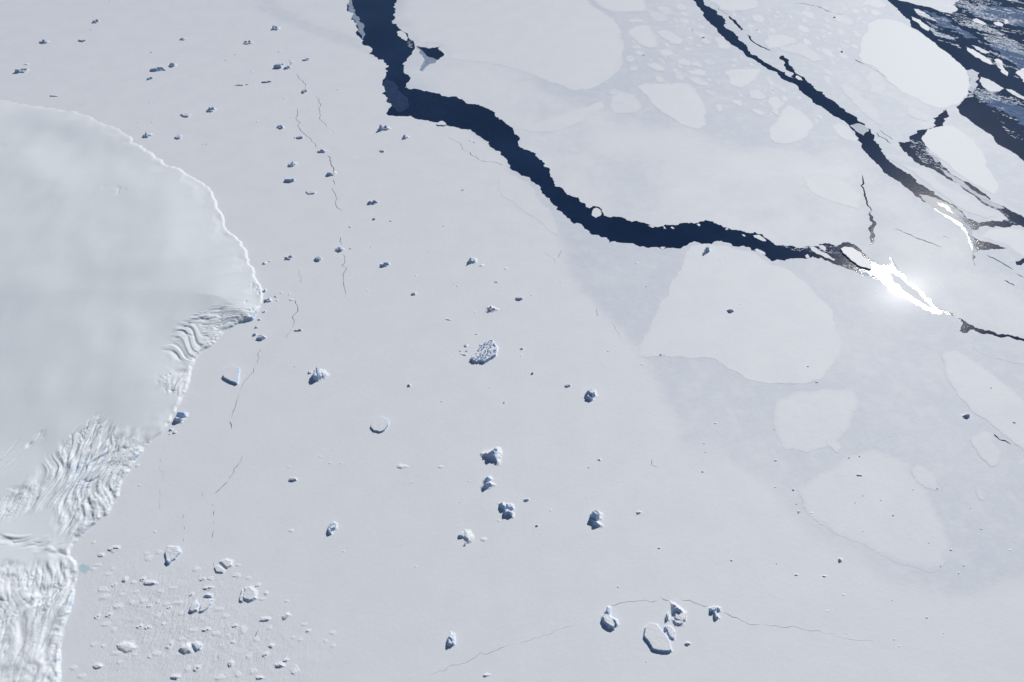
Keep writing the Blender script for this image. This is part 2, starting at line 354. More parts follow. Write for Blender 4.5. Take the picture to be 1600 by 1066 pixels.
mid_cracks = [([(1139,25),(1147,32),(1153,39),(1158,48)],16),([(1121,12),(1130,19),(1137,24)],2.5),([(1167,54),(1172,61),(1180,68),(1190,74),(1205,80)],11),([(1152,18),(1160,19)],8),
 ([(1347,273),(1345,290),(1351,302),(1354,318),(1359,332)],9),([(1359,332),(1362,345),(1361,360),(1361,372),(1360,383)],24),
 ([(1541,398),(1556,406),(1570,414),(1583,422)],8),([(1588,428),(1600,434)],9),([(1569,438),(1577,443),(1585,447)],8),([(1588,414),(1596,410),(1606,404)],30),
 ([(1480,494),(1482,500)],8),([(1487,508),(1497,516)],6),([(1472,368),(1480,371),(1486,374)],3),
 ([(1370,207),(1385,218),(1392,225)],5),([(1374,203),(1382,210),(1396,219)],4),([(1336,93),(1342,97),(1350,101)],5),([(1210,218),(1213,222)],4),
 ([(1050,60),(1056,61)],3),([(1351,18),(1358,20)],10),([(1240,5),(1262,7),(1290,17),(1302,20)],3)]
polynya = GP([(651,72),(662,74),(672,76),(688,73),(687,79),(693,88),(684,94),(680,99),(672,100),(664,106),(660,112),(656,111),(660,100),(662,91),(655,82)])
mid_holes = [ribbon(p, w, 300+i, jit=.35) for i, (p, w) in enumerate(mid_cracks)] + [roughen(polynya, .1, 9, 5)]
mid_outer = np.vstack([roughen(GP(LEAD_NE), .13, 6, 12, closed=False), roughen(GP(SECOND_SW), .09, 9, 13, closed=False),
                       roughen(GP(SECOND_NE), .12, 9, 14, closed=False), roughen(GP(OPEN_SW), .06, 9, 15, closed=False), [(FAR, -1000)]])
sheet('drift_ice', mid_outer, mid_holes, 1.1, tone_mid)
# far ice beyond the frame, behind the leads
far_ice = np.array([G(640,-600), G(900,-600), G(1000,-660), G(500,-660)])

# ------------------------------------------------------------------ ice shelf
def curve_axis(a, b, s, grow_to, rate):
    out = list(np.arange(a, b, s)); st = s
    while out[-1] < grow_to:
        st *= rate; out.append(out[-1]+st)
    return np.array(out)
gl = GP(glacier_px)
glp = np.vstack([roughen(gl, .065, 10, 21, closed=False), [(-1500, -400), (-9000, -400), (-16000, 9000), (-9000, 7200)]])
ys = curve_axis(900, 3450, 3.4, 8200, 1.012)
xs = -curve_axis(900, 2700, 3.4, 9000, 1.03)[::-1]
X, Y = np.meshgrid(xs, ys)
SD = sdist(X, Y, glp)
XG, YG, valid = X, Y, SD > -12
X, Y, SD = X[valid], Y[valid], SD[valid]
def band_mask(poly, soft=60): return sstep(-soft*.4, soft, sdist(X, Y, GP(poly)) + 35*fbm(X*.012, Y*.012, 77, 3))
def px_dir(p, q):
    """ground angle across a streak seen running from photo pixel p to q"""
    (x0, y0), (x1, y1) = G(*p), G(*q); return math.atan2(y1-y0, x1-x0)-math.pi/2
def crev(angle, lam, seed, stretch=5.0, width=.15, thr=(-.25, .15)):
    """broken fissures: 0 on the ice between them, 1 at their floor"""
    ca, sa = math.cos(angle), math.sin(angle)
    wx = X + 70*fbm(X*.0032, Y*.0032, 1, 2)+3*fbm(X*.02, Y*.02, 4, 2); wy = Y + 70*fbm(X*.0032, Y*.0032, 2, 2)+3*fbm(X*.02, Y*.02, 5, 2)
    u = (wx*ca+wy*sa); w = (-wx*sa+wy*ca)
    n1 = vnoise(u/lam, w/(lam*stretch), seed) + .3*vnoise(u/lam*2.3, w/(lam*stretch)*1.3, seed+4)
    n2 = vnoise(u/lam*1.7+9, w/(lam*stretch)*1.5, seed+5) + .25*vnoise(u/lam*3.1, w/(lam*stretch)*2.5, seed+6)
    g1 = sstep(*thr, fbm(u/(lam*4), w/(lam*7), seed+9, 3)); g2 = sstep(*thr, fbm(u/(lam*3), w/(lam*4), seed+12, 3))
    return np.maximum((1-sstep(0, width*1.5, np.abs(n1)))*g1, .75*(1-sstep(0, width*1.6, np.abs(n2)))*g2)
def ribs(angle, lam, seed, stretch=4.0):
    wx = X + 105*fbm(X*.0038, Y*.0038, 1, 2); wy = Y + 105*fbm(X*.0038, Y*.0038, 2, 2)
    ca, sa = math.cos(angle), math.sin(angle); u = wx*ca+wy*sa; w = -wx*sa+wy*ca
    n = vnoise(u/lam, w/(lam*stretch), seed) + .35*vnoise(u/lam*2.2, w/(lam*stretch)*2, seed+3)
    return np.sign(n)*np.abs(n)**.8
def swell(angle, lam, seed, stretch=4.0):
    """sharp-crested ridges lying side by side"""
    wx = X + 70*fbm(X*.0032, Y*.0032, 1, 2); wy = Y + 70*fbm(X*.0032, Y*.0032, 2, 2)
    ca, sa = math.cos(angle), math.sin(angle); u = wx*ca+wy*sa; w = -wx*sa+wy*ca
    n = vnoise(u/lam, w/(lam*stretch), seed) + .4*vnoise(u/lam*2.1, w/(lam*stretch)*2, seed+3)
    return 1-2.2*np.abs(n)
base = 12.5*sstep(0, 15, SD)*(.3+.7*sstep(6300, 4300, Y))*(1-.4*sstep(.3, -.4, fbm(X*.008, Y*.008, 44, 3))*sstep(140, 20, SD)) + 26*(1-np.exp(-np.maximum(SD, 0)/420)) + 30*sstep(0, 3000, SD)
und = 22*vnoise(X*.0014, Y*.0014, 41) + 9*vnoise(X*.0035+.4, Y*.003, 43) + 2.2*vnoise(X*.009, Y*.006, 42)
Hh = base + und*sstep(0, 350, SD)
# hollows where the shelf sags towards the crevassed outlets
m_big = band_mask([(-60,800),(0,782),(40,748),(80,708),(120,675),(152,655),(178,658),(210,676),(240,688),(246,702),(195,790),(150,830),(120,852),(95,838),(84,800),(40,800),(0,822),(-60,840)], 45)
m_bot = band_mask([(-80,892),(0,884),(60,880),(100,868),(135,872),(135,900),(115,1000),(105,1090),(-80,1090)], 70)
m_band = band_mask([(-20,836),(30,842),(70,842),(112,852),(128,868),(100,880),(60,872),(20,862),(-20,858)], 35)
m_mid = band_mask([(262,545),(275,515),(300,500),(330,488),(365,478),(395,488),(400,505),(345,545),(310,565),(270,570)], 30)
m_sml = band_mask([(248,590),(262,578),(300,578),(300,612),(285,625),(255,618)], 45)
m_rim = band_mask([(395,440),(425,450),(420,510),(395,515),(385,480)], 20)
m_nick = band_mask([(148,348-45),(160,300),(190,298),(200,306),(170,314),(150,312)], 18)
m_far = band_mask([(-20,235),(0,228),(22,222),(20,235),(-20,245)], 30)
m_left = band_mask([(-60,760),(-20,730),(20,700),(75,672),(60,700),(20,735),(-60,800)], 30)
# fissure direction: normal angle in ground space
a_big = px_dir((60, 800), (108, 735)); a_bot = px_dir((60, 985), (78, 915)); a_mid = px_dir((270, 512), (340, 500)); a_sml = px_dir((268, 615), (274, 585)); a_left = px_dir((0, 730), (55, 690))
c_big = crev(a_big, 27, 61, 6, .11, (-.45, 0)); c_big2 = crev(a_big-math.radians(16), 23, 65, 5, .10)
c_bot = crev(a_bot, 31, 71, 4.2, .11, (-.4, 0)); c_bot2 = crev(a_bot+math.radians(20), 26, 75, 3.5, .10)
c_nick = crev(px_dir((150, 300), (162, 310)), 30, 121, 2.5)
c_mid = crev(a_mid, 26, 81, 6); c_sml = crev(a_sml, 20, 91, 5, .09); c_left = crev(a_left, 40, 101, 6)
c_band = crev(px_dir((20, 852), (90, 866)), 26, 131, 4, .12)
patch = .35+.65*sstep(-.25, .2, fbm(X*.0055, Y*.0045, 141, 3)); low = sstep(1085, 1290, Y); patch2 = patch*(.3+.7*low)
serac = sstep(.05, .55, fbm(X*.055, Y*.035, 95, 3))
depth = np.maximum.reduce([m_big*patch*np.maximum(c_big, .7*c_big2), m_bot*np.maximum(c_bot, .65*c_bot2)*patch2, m_band*c_band, .95*m_mid*c_mid, m_sml*c_sml*.8, m_rim*serac*.9, m_nick*c_nick*.5, m_far*serac*.8, m_left*c_left])
edge = sstep(70, 8, SD)
gx0, gy0 = G(384, 494)
Hh = Hh + sstep(0, 14, SD)*14*np.exp(-((X-gx0)**2+(Y-gy0)**2)/75**2)
Hh = Hh - 6*depth*sstep(0, 18, Hh) + m_big*((.5+.5*patch)*6.0*ribs(a_big, 17, 111, 4)+.9*fbm(X*.03, Y*.02, 97, 3)) \
    + m_bot*((.45+.55*patch2)*6.6*ribs(a_bot-.22, 24, 113, 2.2)+.8*fbm(X*.03, Y*.02, 98, 3) + 4*vnoise(X*.011, Y*.008, 143)) \
    + m_band*5*ribs(px_dir((20, 852), (90, 866)), 19, 133, 2.6) + 4.4*m_mid*ribs(a_mid, 16, 115, 5) + 3.4*m_sml*ribs(a_sml, 13, 116, 4)
Hh = Hh - (m_big+m_bot+m_mid)*edge*4*sstep(-.2, .5, fbm(X*.06, Y*.06, 99, 3))
Hh = np.maximum(Hh, 1.9 + 0*Hh); Hh = np.where(SD < 0, -1.0, Hh)
tmp = np.full(XG.shape, -1.0); tmp[valid] = Hh; Hh = tmp; X, Y = XG, YG; idx = np.full(X.shape, -1)
cell = valid[:-1, :-1] & valid[1:, :-1] & valid[:-1, 1:] & valid[1:, 1:]
use = np.zeros(X.shape, bool); use[:-1, :-1] |= cell; use[1:, :-1] |= cell; use[:-1, 1:] |= cell; use[1:, 1:] |= cell
idx[use] = np.arange(use.sum())
F = np.c_[idx[:-1, :-1][cell], idx[:-1, 1:][cell], idx[1:, 1:][cell], idx[1:, :-1][cell]]
o = mesh_obj('glacier_terrain', np.c_[X[use], Y[use], Hh[use]], F, M_SHELF, smooth=True)
tag(o, kind='structure')

# ------------------------------------------------------------------ icebergs
ICE_Z = 1.6
LANDMARKS = []      # (u, v, short description)
PENDING = []        # objects still waiting for a label: (object, u, v, noun phrase)
def rand_outline(cx, cy, rx, ry, r, n=None, rot=None):
    n = n or r.randint(5, 8); rot = r.uniform(0, 6.28) if rot is None else rot
    pts = []
    for i in range(n):
        a = 2*math.pi*(i+r.uniform(-.3, .3))/n; k = r.uniform(.68, 1.18)
        pts.append((cx+math.cos(a)*rx*k, cy+math.sin(a)*ry*k))
    return np.array(pts)
def build_berg(blocks, seed, name='iceberg', noise=1.0, fissure=None, mat=None, cellmin=.9, z=ICE_Z, smooth=False, apron=1.0, split=False):
    """blocks: (outline in metres, top height, edge slope, tilt vector, roundness)"""
    allp = np.vstack([b[0] for b in blocks]); Hm = max(b[1] for b in blocks); AW = (3.5+.26*Hm)*apron
    lo = allp.min(0)-4-AW; hi = allp.max(0)+4+AW
    size = max(hi-lo); cs = max(cellmin, size/64)
    X = np.arange(lo[0], hi[0]+cs, cs); Y = np.arange(lo[1], hi[1]+cs, cs); X, Y = np.meshgrid(X, Y)
    wx = X + size*.018*fbm(X/size*9, Y/size*9, seed, 3); wy = Y + size*.018*fbm(X/size*9, Y/size*9, seed+5, 3)
    h = np.full(X.shape, -9.0)
    for k, (ol, top, slope, tilt, rnd) in enumerate(blocks):
        s = sdist(wx, wy, ol); c = ol.mean(0)
        t = top*(1+(X-c[0])*tilt[0]+(Y-c[1])*tilt[1])
        t = np.maximum(t, top*.15)
        e = s*slope*(1+.35*fbm(X/size*12, Y/size*12, seed+20+k, 3))
        if rnd: hk = np.where(e < 0, -2, t*(1-np.exp(-np.maximum(e, 0)/np.maximum(t, .1)*1.4)))
        else: hk = np.minimum(t, e)
        h = np.maximum(h, hk)
    up = sstep(0, Hm*.3, h)
    h = h + up*noise*(.09*Hm*fbm(X/size*7, Y/size*7, seed+40, 4) + .05*Hm*np.abs(fbm(X/size*16, Y/size*16, seed+44, 3)))
    if fissure:
        ang, lam, dep = fissure
        u = X*math.cos(ang)+Y*math.sin(ang); w = -X*math.sin(ang)+Y*math.cos(ang)
        ph = u/lam + 1.1*fbm(u/lam/3, w/lam/2.2, seed+50, 4)
        f = sstep(.5, .92, np.abs((ph % 1)-.5)*2)*sstep(-.45, 0, vnoise(u/lam*.9, w/lam*.6, seed+53)); f = np.maximum(f, .55*sstep(.86, .98, np.abs(((w/lam/1.7+fbm(u/lam/2, w/lam/2, seed+54, 3)) % 1)-.5)*2))
        h = np.where(h > 0, np.maximum(h-dep*f*up, .5), h)
    if apron:           # drift skirt added, shifted sunward to give a bright halo
        ap = np.full(X.shape, -9.0)
        for b in blocks: ap = np.maximum(ap, sdist(wx-AW*.18, wy-AW*.28, b[0])+AW*(.8+.5*fbm(X/size*5, Y/size*5, seed+70, 3)))
        ap = np.where(ap > 0, (.3+.12*Hm)*apron*sstep(0, 1.3, ap/AW)+.02, -9)
        h = np.maximum(h, ap)
    z0 = z-1.2
    H3 = np.where(h > 0, z+h, z0)
    valid = h > 0
    cell = valid[:-1, :-1] | valid[1:, :-1] | valid[:-1, 1:] | valid[1:, 1:]
    if not cell.any(): return None
    use = np.zeros(X.shape, bool); use[:-1, :-1] |= cell; use[1:, :-1] |= cell; use[:-1, 1:] |= cell; use[1:, 1:] |= cell
    idx = np.full(X.shape, -1); idx[use] = np.arange(use.sum())
    F = np.c_[idx[:-1, :-1][cell], idx[:-1, 1:][cell], idx[1:, 1:][cell], idx[1:, :-1][cell]]
    c = (lo+hi)/2
    if split:
        V = np.c_[X[use], Y[use], H3[use]]; nz = np.cross(V[F[:, 2]]-V[F[:, 0]], V[F[:, 3]]-V[F[:, 1]]); nz = nz[:, 2]/(np.linalg.norm(nz, axis=1)+1e-9)
        st = nz < .72
        if st.sum() > 6 and (~st).sum() > 6:
            e = bpy.data.objects.new(name, None); C.objects.link(e); e.location = (c[0], c[1], z)
            for pn, sel in (('snow_cap', ~st), ('ice_cliff', st)):
                ids, inv = np.unique(F[sel], return_inverse=True)
                mesh_obj(pn, V[ids]-np.array((c[0], c[1], z)), inv.reshape(-1, 4), mat or M_BERG, smooth=smooth, parent=e)
            return e
    return mesh_obj(name, np.c_[X[use], Y[use], H3[use]], F, mat or M_BERG, smooth=smooth, loc=(c[0], c[1], z))
def styled(u, v, w, h, st, H, seed, name='iceberg'):
    r = random.Random(seed); mx, my = mpx(u, v); cx, cy = G(u, v)
    H *= .62 if max(w, h) <= 6 else .88
    rx = max(w*mx/2, 2.5); ry = max((h*my*.62)/2, rx*.38, 2.5)
    B = []; noise = 1.0; fis = None; sm = False; rub = u < 530 and v > 840
    if st == 'P':       # peaked: two or three roof-shaped crags
        B.append((rand_outline(cx, cy, rx*.95, ry*.9, r), H*.35, 1.6, (0, 0), 0))
        for i in range(r.choice((2, 3))):
            a = r.uniform(-.5, .5)*rx; b = r.uniform(-.4, .4)*ry
            q = r.uniform(.38, .6); B.append((rand_outline(cx+a, cy+b, rx*q, ry*q*1.25, r, 6), H*r.uniform(.7, 1.1), r.uniform(1.6, 3.0), (r.uniform(-.02, .02), r.uniform(-.02, .02)), 0))
        noise = 1.5
    elif st == 'T':
        B.append((rand_outline(cx, cy, rx, ry, r), H, 5, (.1/rx, r.uniform(-.1, .2)/ry), 0)); noise = .5
    elif st == 'B':     # two blocks with a trough between them
        a = r.uniform(.2, .9); dx, dy = math.cos(a)*rx*.48, -math.sin(a)*ry*.48
        B.append((rand_outline(cx, cy, rx*.9, ry*.9, r), H*.3, 2, (0, 0), 0))
        B.append((rand_outline(cx-dx*.9, cy+dy, rx*.6, ry*.45, r, 6), H*.9, 3.0, (.3/rx, 0), 0))
        B.append((rand_outline(cx+dx*.9, cy-dy, rx*.58, ry*.45, r, 6), H, 3.0, (-.2/rx, 0), 0))
    elif st == 'R':     # a long narrow ridge
        a = -r.uniform(.05, .5); c, s = math.cos(a), math.sin(a)
        p = rand_outline(0, 0, rx*1.05, max(ry*.35, 3), r, 9)
        B.append((np.c_[p[:, 0]*c-p[:, 1]*s+cx, p[:, 0]*s+p[:, 1]*c+cy], H, 1.6, (0, 0), 0))
    elif st == 'L':     # low lump rounded by drifted snow
        H *= .6; rx *= 1.15; ry *= 1.25
        B.append((rand_outline(cx, cy, rx, ry, r), H, .45, (r.uniform(-.2, .2)/rx, r.uniform(0, .3)/ry), 1))
        if r.random() < .7: B.append((rand_outline(cx-rx*.2, cy-ry*.2, rx*.5, ry*.45, r, 7), H*1.25, 1.1, (0, 0), 0))
        noise = 1.4; sm = True
    elif st == 'S':     # snowy slab
        B.append((rand_outline(cx, cy, rx, ry, r), H, 2.2, (.35/rx, .2/ry), 0)); noise = .8
    if rub:
        B = [(b[0], b[1]*.52, b[2]*.7, b[3], b[4]) for b in B]
    return build_berg(B, seed, name, noise, fis, smooth=sm or rub, apron=1.5 if rub else .5 if w <= 6 else 1.0, mat=M_DRIFT if (rub and st == 'L') else None, split=w >= 14 and not rub)

def pz(x0, y0, s=3.9475):           # reader for outlines traced on enlarged crops
    return lambda pts: [(x0+a/s, y0+b/s) for a, b in pts]
def hero(label, ref, blocks, seed, fissure=None, noise=1.0, cat='iceberg'):
    a = np.array([q for b in blocks for q in b[0]]).mean(0); lowk = .68 if a[0] < 530 and a[1] > 840 else 1.0
    B = [(GP(p), H*lowk, k, t, rr) for p, H, k, t, rr in blocks]
    o = build_berg(B, seed, 'iceberg', noise, fissure, cellmin=1.2, split=fissure is None)
    tag(o, label, cat, 'icebergs frozen into the flat sea ice')
    if ref:
        a = np.array([q for b in blocks for q in b[0]]).mean(0); LANDMARKS.append((a[0], a[1], ref))
    return o
P7 = pz(800, 796); P2 = pz(400, 530); P0 = pz(0, 530); P5 = pz(0, 796); P6 = pz(400, 796)
hero('largest flat-topped iceberg near the bottom, smooth snow top and blue shaded left edge', 'the large flat-topped iceberg near the bottom',
     [(P7([(820,735),(850,708),(890,716),(930,765),(958,795),(985,880),(940,884),(900,880),(862,862),(836,820),(812,785)]), 12, 6, (.002, .001), 0)], 201, noise=.35)
hero('small slab of broken ice touching the upper right of the large flat-topped iceberg', None,
     [(P7([(938,730),(955,720),(960,750),(945,752)]), 12, 4, (0, 0), 0), (P7([(958,722),(980,728),(1004,760),(1000,808),(975,795),(955,755)]), 7, 3, (.004, 0), 0)], 202)
hero('white crag with a broad blue hollow, right where the thin crack forks', 'the hollowed crag where the thin crack forks',
     [(P7([(976,578),(1000,585),(1035,615),(1065,640),(1040,655),(985,640)]), 26, 1.7, (0, 0), 0), (P7([(1000,640),(1075,640),(1072,690),(1045,700),(1000,680)]), 9, 2.5, (0, 0), 0), (P7([(946,655),(960,640),(968,660),(966,690),(950,686)]), 16, 3, (0, 0), 0), (P7([(988,685),(1060,690),(1050,715),(1010,718)]), 8, 2, (0, 0), 0)], 203)
hero('tall horseshoe iceberg at the left end of the curved thin crack near the bottom', 'the horseshoe iceberg at the left end of the curved crack',
     [(P7([(585,605),(605,610),(602,650),(590,665),(570,640)]), 20, 2.2, (0, 0), 0), (P7([(552,672),(570,650),(600,655),(640,715),(630,745),(600,738),(560,706)]), 17, 3, (-.004, 0), 0), (P7([(610,670),(645,690),(655,715),(640,730),(620,705)]), 20, 2.4, (0, 0), 0)], 204)
hero('angular blue-sided iceberg at the right bend of the curved thin crack', 'the angular iceberg on the right bend of the crack',
     [(P7([(1214,615),(1240,606),(1262,618),(1250,640),(1222,640)]), 16, 3, (0, 0), 0), (P7([(1240,640),(1262,645),(1276,675),(1255,684),(1243,665)]), 15, 3, (0, 0), 0), (P7([(1260,606),(1285,612),(1284,632),(1266,632)]), 12, 3, (0, 0), 0)], 205)
hero('wide fissured iceberg in the middle, sliced by many parallel cracks', 'the wide fissured iceberg in the middle',
     [(P2([(1318,125),(1345,102),(1380,60),(1420,22),(1460,18),(1484,60),(1480,108),(1440,132),(1410,150),(1385,146),(1340,148)]), 17, 5, (0, .0015), 0)], 206, (math.radians(-22), 17, 8), .8)
hero('rounded square flat-topped iceberg alone left of centre', 'the rounded square flat-topped iceberg',
     [(P2([(706,545),(716,520),(738,492),(768,484),(818,506),(814,540),(794,568),(765,578),(725,570)]), 9, 6, (.0015, .001), 0)], 207, noise=.3)
hero('iceberg left of centre with a white domed back and a dark blue left cliff', 'the domed iceberg with a blue left cliff',
     [(P2([(348,235),(362,200),(395,194),(405,235),(385,262),(355,258)]), 34, 3.5, (.004, .004), 0), (P2([(380,196),(412,200),(443,226),(425,243),(385,262)]), 16, 1.2, (0, 0), 0)], 208, (math.radians(20), 30, 5), .8)
hero('tabular iceberg beside the ice shelf with a straight blue lower left edge', 'the tabular iceberg beside the ice shelf',
     [(P0([(1374,235),(1400,188),(1440,175),(1478,186),(1472,240),(1466,284),(1430,272),(1390,252)]), 13, 6, (.001, .001), 0)], 209, noise=.3)
hero('tall pointed iceberg with the widest dark blue face, upper of the central pair', 'the tall pointed iceberg with a wide blue face',
     [(P2([(1400,722),(1430,705),(1470,692),(1500,706),(1497,740),(1484,772),(1466,752),(1430,742)]), 56, 1.55, (0, 0), 0), (P2([(1388,716),(1420,706),(1450,715),(1440,735),(1415,736)]), 26, 1.8, (0, 0), 0), (P2([(1470,735),(1498,730),(1490,775),(1478,765)]), 30, 2.2, (0, 0), 0), (P2([(1460,690),(1475,676),(1492,682),(1494,700),(1470,700)]), 18, 3, (0, 0), 0)], 210)
hero('two-humped dark iceberg just below the tall pointed one', 'the two-humped dark iceberg',
     [(P2([(1404,880),(1418,855),(1440,852),(1452,872),(1430,884)]), 30, 2.4, (0, 0), 0), (P2([(1390,925),(1405,897),(1440,888),(1470,905),(1440,918),(1410,926)]), 34, 2.2, (0, 0), 0)], 211)
hero('star-shaped iceberg of many blue arms, third down in the central chain', 'the star-shaped iceberg of blue arms',
     [([(779,788),(786,787),(792,795),(789,799),(783,796)], 22, 2.5, (0, 0), 0), ([(790,788),(801,791),(803,797),(793,797)], 16, 3, (0, 0), 0), ([(786,799),(794,797),(802,803),(801,810),(794,806),(788,808)], 22, 2.6, (0, 0), 0)], 212)
hero('split iceberg with a square blue face above a white curving tail', 'the split iceberg with a curving tail',
     [(P7([(480,38),(500,22),(545,34),(540,62),(520,72),(490,58)]), 36, 3.5, (0, .006), 0), (P7([(486,62),(510,80),(530,88),(552,108),(525,110),(500,104)]), 22, 2.4, (0, 0), 0)], 213)
hero('oval double-ridged iceberg touching the edge of the ice shelf', 'the oval double-ridged iceberg at the shelf edge',
     [(P0([(1072,495),(1092,488),(1135,500),(1118,516),(1085,518)]), 22, 2.5, (0, 0), 0), (P0([(1085,474),(1105,458),(1152,464),(1152,482),(1120,484)]), 24, 2.5, (0, 0), 0)], 214)
hero('small banded iceberg of three parallel ridges right of centre', 'the small banded iceberg right of centre',
     [([(914,617),(918,612),(929,612),(931,620),(925,624)], 28, 3, (0, 0), 0), ([(914,622),(919,619),(927,626),(922,627)], 18, 3, (0, 0), 0)], 215)
hero('snow-white iceberg with a ragged left foot, below the star-shaped one', 'the snow-white iceberg with a ragged foot',
     [(P6([(1285,130),(1320,135),(1340,170),(1330,205),(1305,215),(1285,190),(1270,170)]), 15, .8, (0, 0), 1), (P6([(1245,165),(1268,145),(1290,150),(1282,180),(1255,178)]), 12, 2, (0, 0), 0), (P6([(1278,228),(1290,205),(1305,210),(1290,230)]), 9, 2, (0, 0), 0)], 216)
hero('knobbly elongated iceberg standing alone on the lower left plain', 'the knobbly elongated iceberg on the plain',
     [(P6([(442,130),(450,100),(475,82),(500,95),(495,125),(470,138),(468,158),(445,156)]), 15, 2.5, (0, 0), 0)], 217, (math.radians(70), 17, 9))
hero('tall narrow iceberg shaped like a tooth near the bottom edge', 'the tooth-shaped iceberg near the bottom edge',
     [(P6([(1180,800),(1198,765),(1220,780),(1226,840),(1205,850),(1180,845)]), 18, 3, (0, 0), 0)], 218, (math.radians(10), 22, 6))
hero('half-buried iceberg with a dark lower tip where the dashed crack ends', 'the half-buried iceberg where the dashed crack ends',
     [(P5([(1018,270),(1035,235),(1100,232),(1120,270),(1085,310),(1050,335),(1028,325)]), 14, 2, (.002, .002), 0), (P5([(1020,325),(1040,300),(1065,325),(1045,345)]), 20, 2.5, (0, 0), 0)], 219)
hero('drifted iceberg with a curved blue foot in the lower left rubble', 'the drifted iceberg with a curved blue foot',
     [(P5([(1162,632),(1185,585),(1210,560),(1225,590),(1222,630),(1190,642)]), 16, 2, (0, 0), 0), (P5([(1225,640),(1240,590),(1290,550),(1318,560),(1290,610),(1258,636)]), 11, 1.8, (0, 0), 0), (P5([(1255,540),(1275,522),(1310,528),(1312,548)]), 12, 2, (0, 0), 0)], 220)
hero('smooth snow-capped iceberg split in two halves in the lowest rubble', 'the smooth snow-capped iceberg split in two',
     [(P5([(1102,870),(1125,840),(1165,825),(1190,850),(1182,885),(1140,895)]), 17, 1.6, (0, 0), 1), (P5([(1180,830),(1215,818),(1248,840),(1240,870),(1215,880),(1198,855)]), 14, 1.8, (0, 0), 0)], 221)
hero('broad low snow-filled berg in the lowest left rubble with a crescent rim', 'the broad low crescent-rimmed berg',
     [(P5([(715,840),(760,815),(820,825),(845,855),(815,880),(770,890),(735,870)]), 10, .7, (0, 0), 1)], 222, None, 1.5)
hero('fan-shaped pale iceberg above right of the lower left rubble', 'the fan-shaped pale iceberg',
     [(P5([(1350,325),(1395,308),(1438,318),(1435,350),(1405,372),(1375,350)]), 11, 1.2, (0, 0), 0), (P5([(1320,360),(1345,345),(1385,375),(1380,395),(1335,392)]), 9, 2, (0, 0), 0)], 223)
hero('wedge-shaped snowy iceberg at the right side of the lower left rubble', 'the wedge-shaped snowy iceberg',
     [([(378,937),(382,920),(392,917),(402,925),(402,937),(390,942)], 14, 1.4, (.002, 0), 0), ([(374,940),(378,922),(382,925),(380,942)], 10, 3, (0, 0), 0)], 224)
hero('twin blue iceberg blocks just below the lower bank of the dark lead', 'the twin blue blocks by the lead',
     [([(1100,393),(1103,388),(1108,390),(1109,394),(1105,395)], 30, 4, (0, 0), 0), ([(1098,397),(1101,394),(1103,397),(1100,399)], 20, 4, (0, 0), 0)], 225)

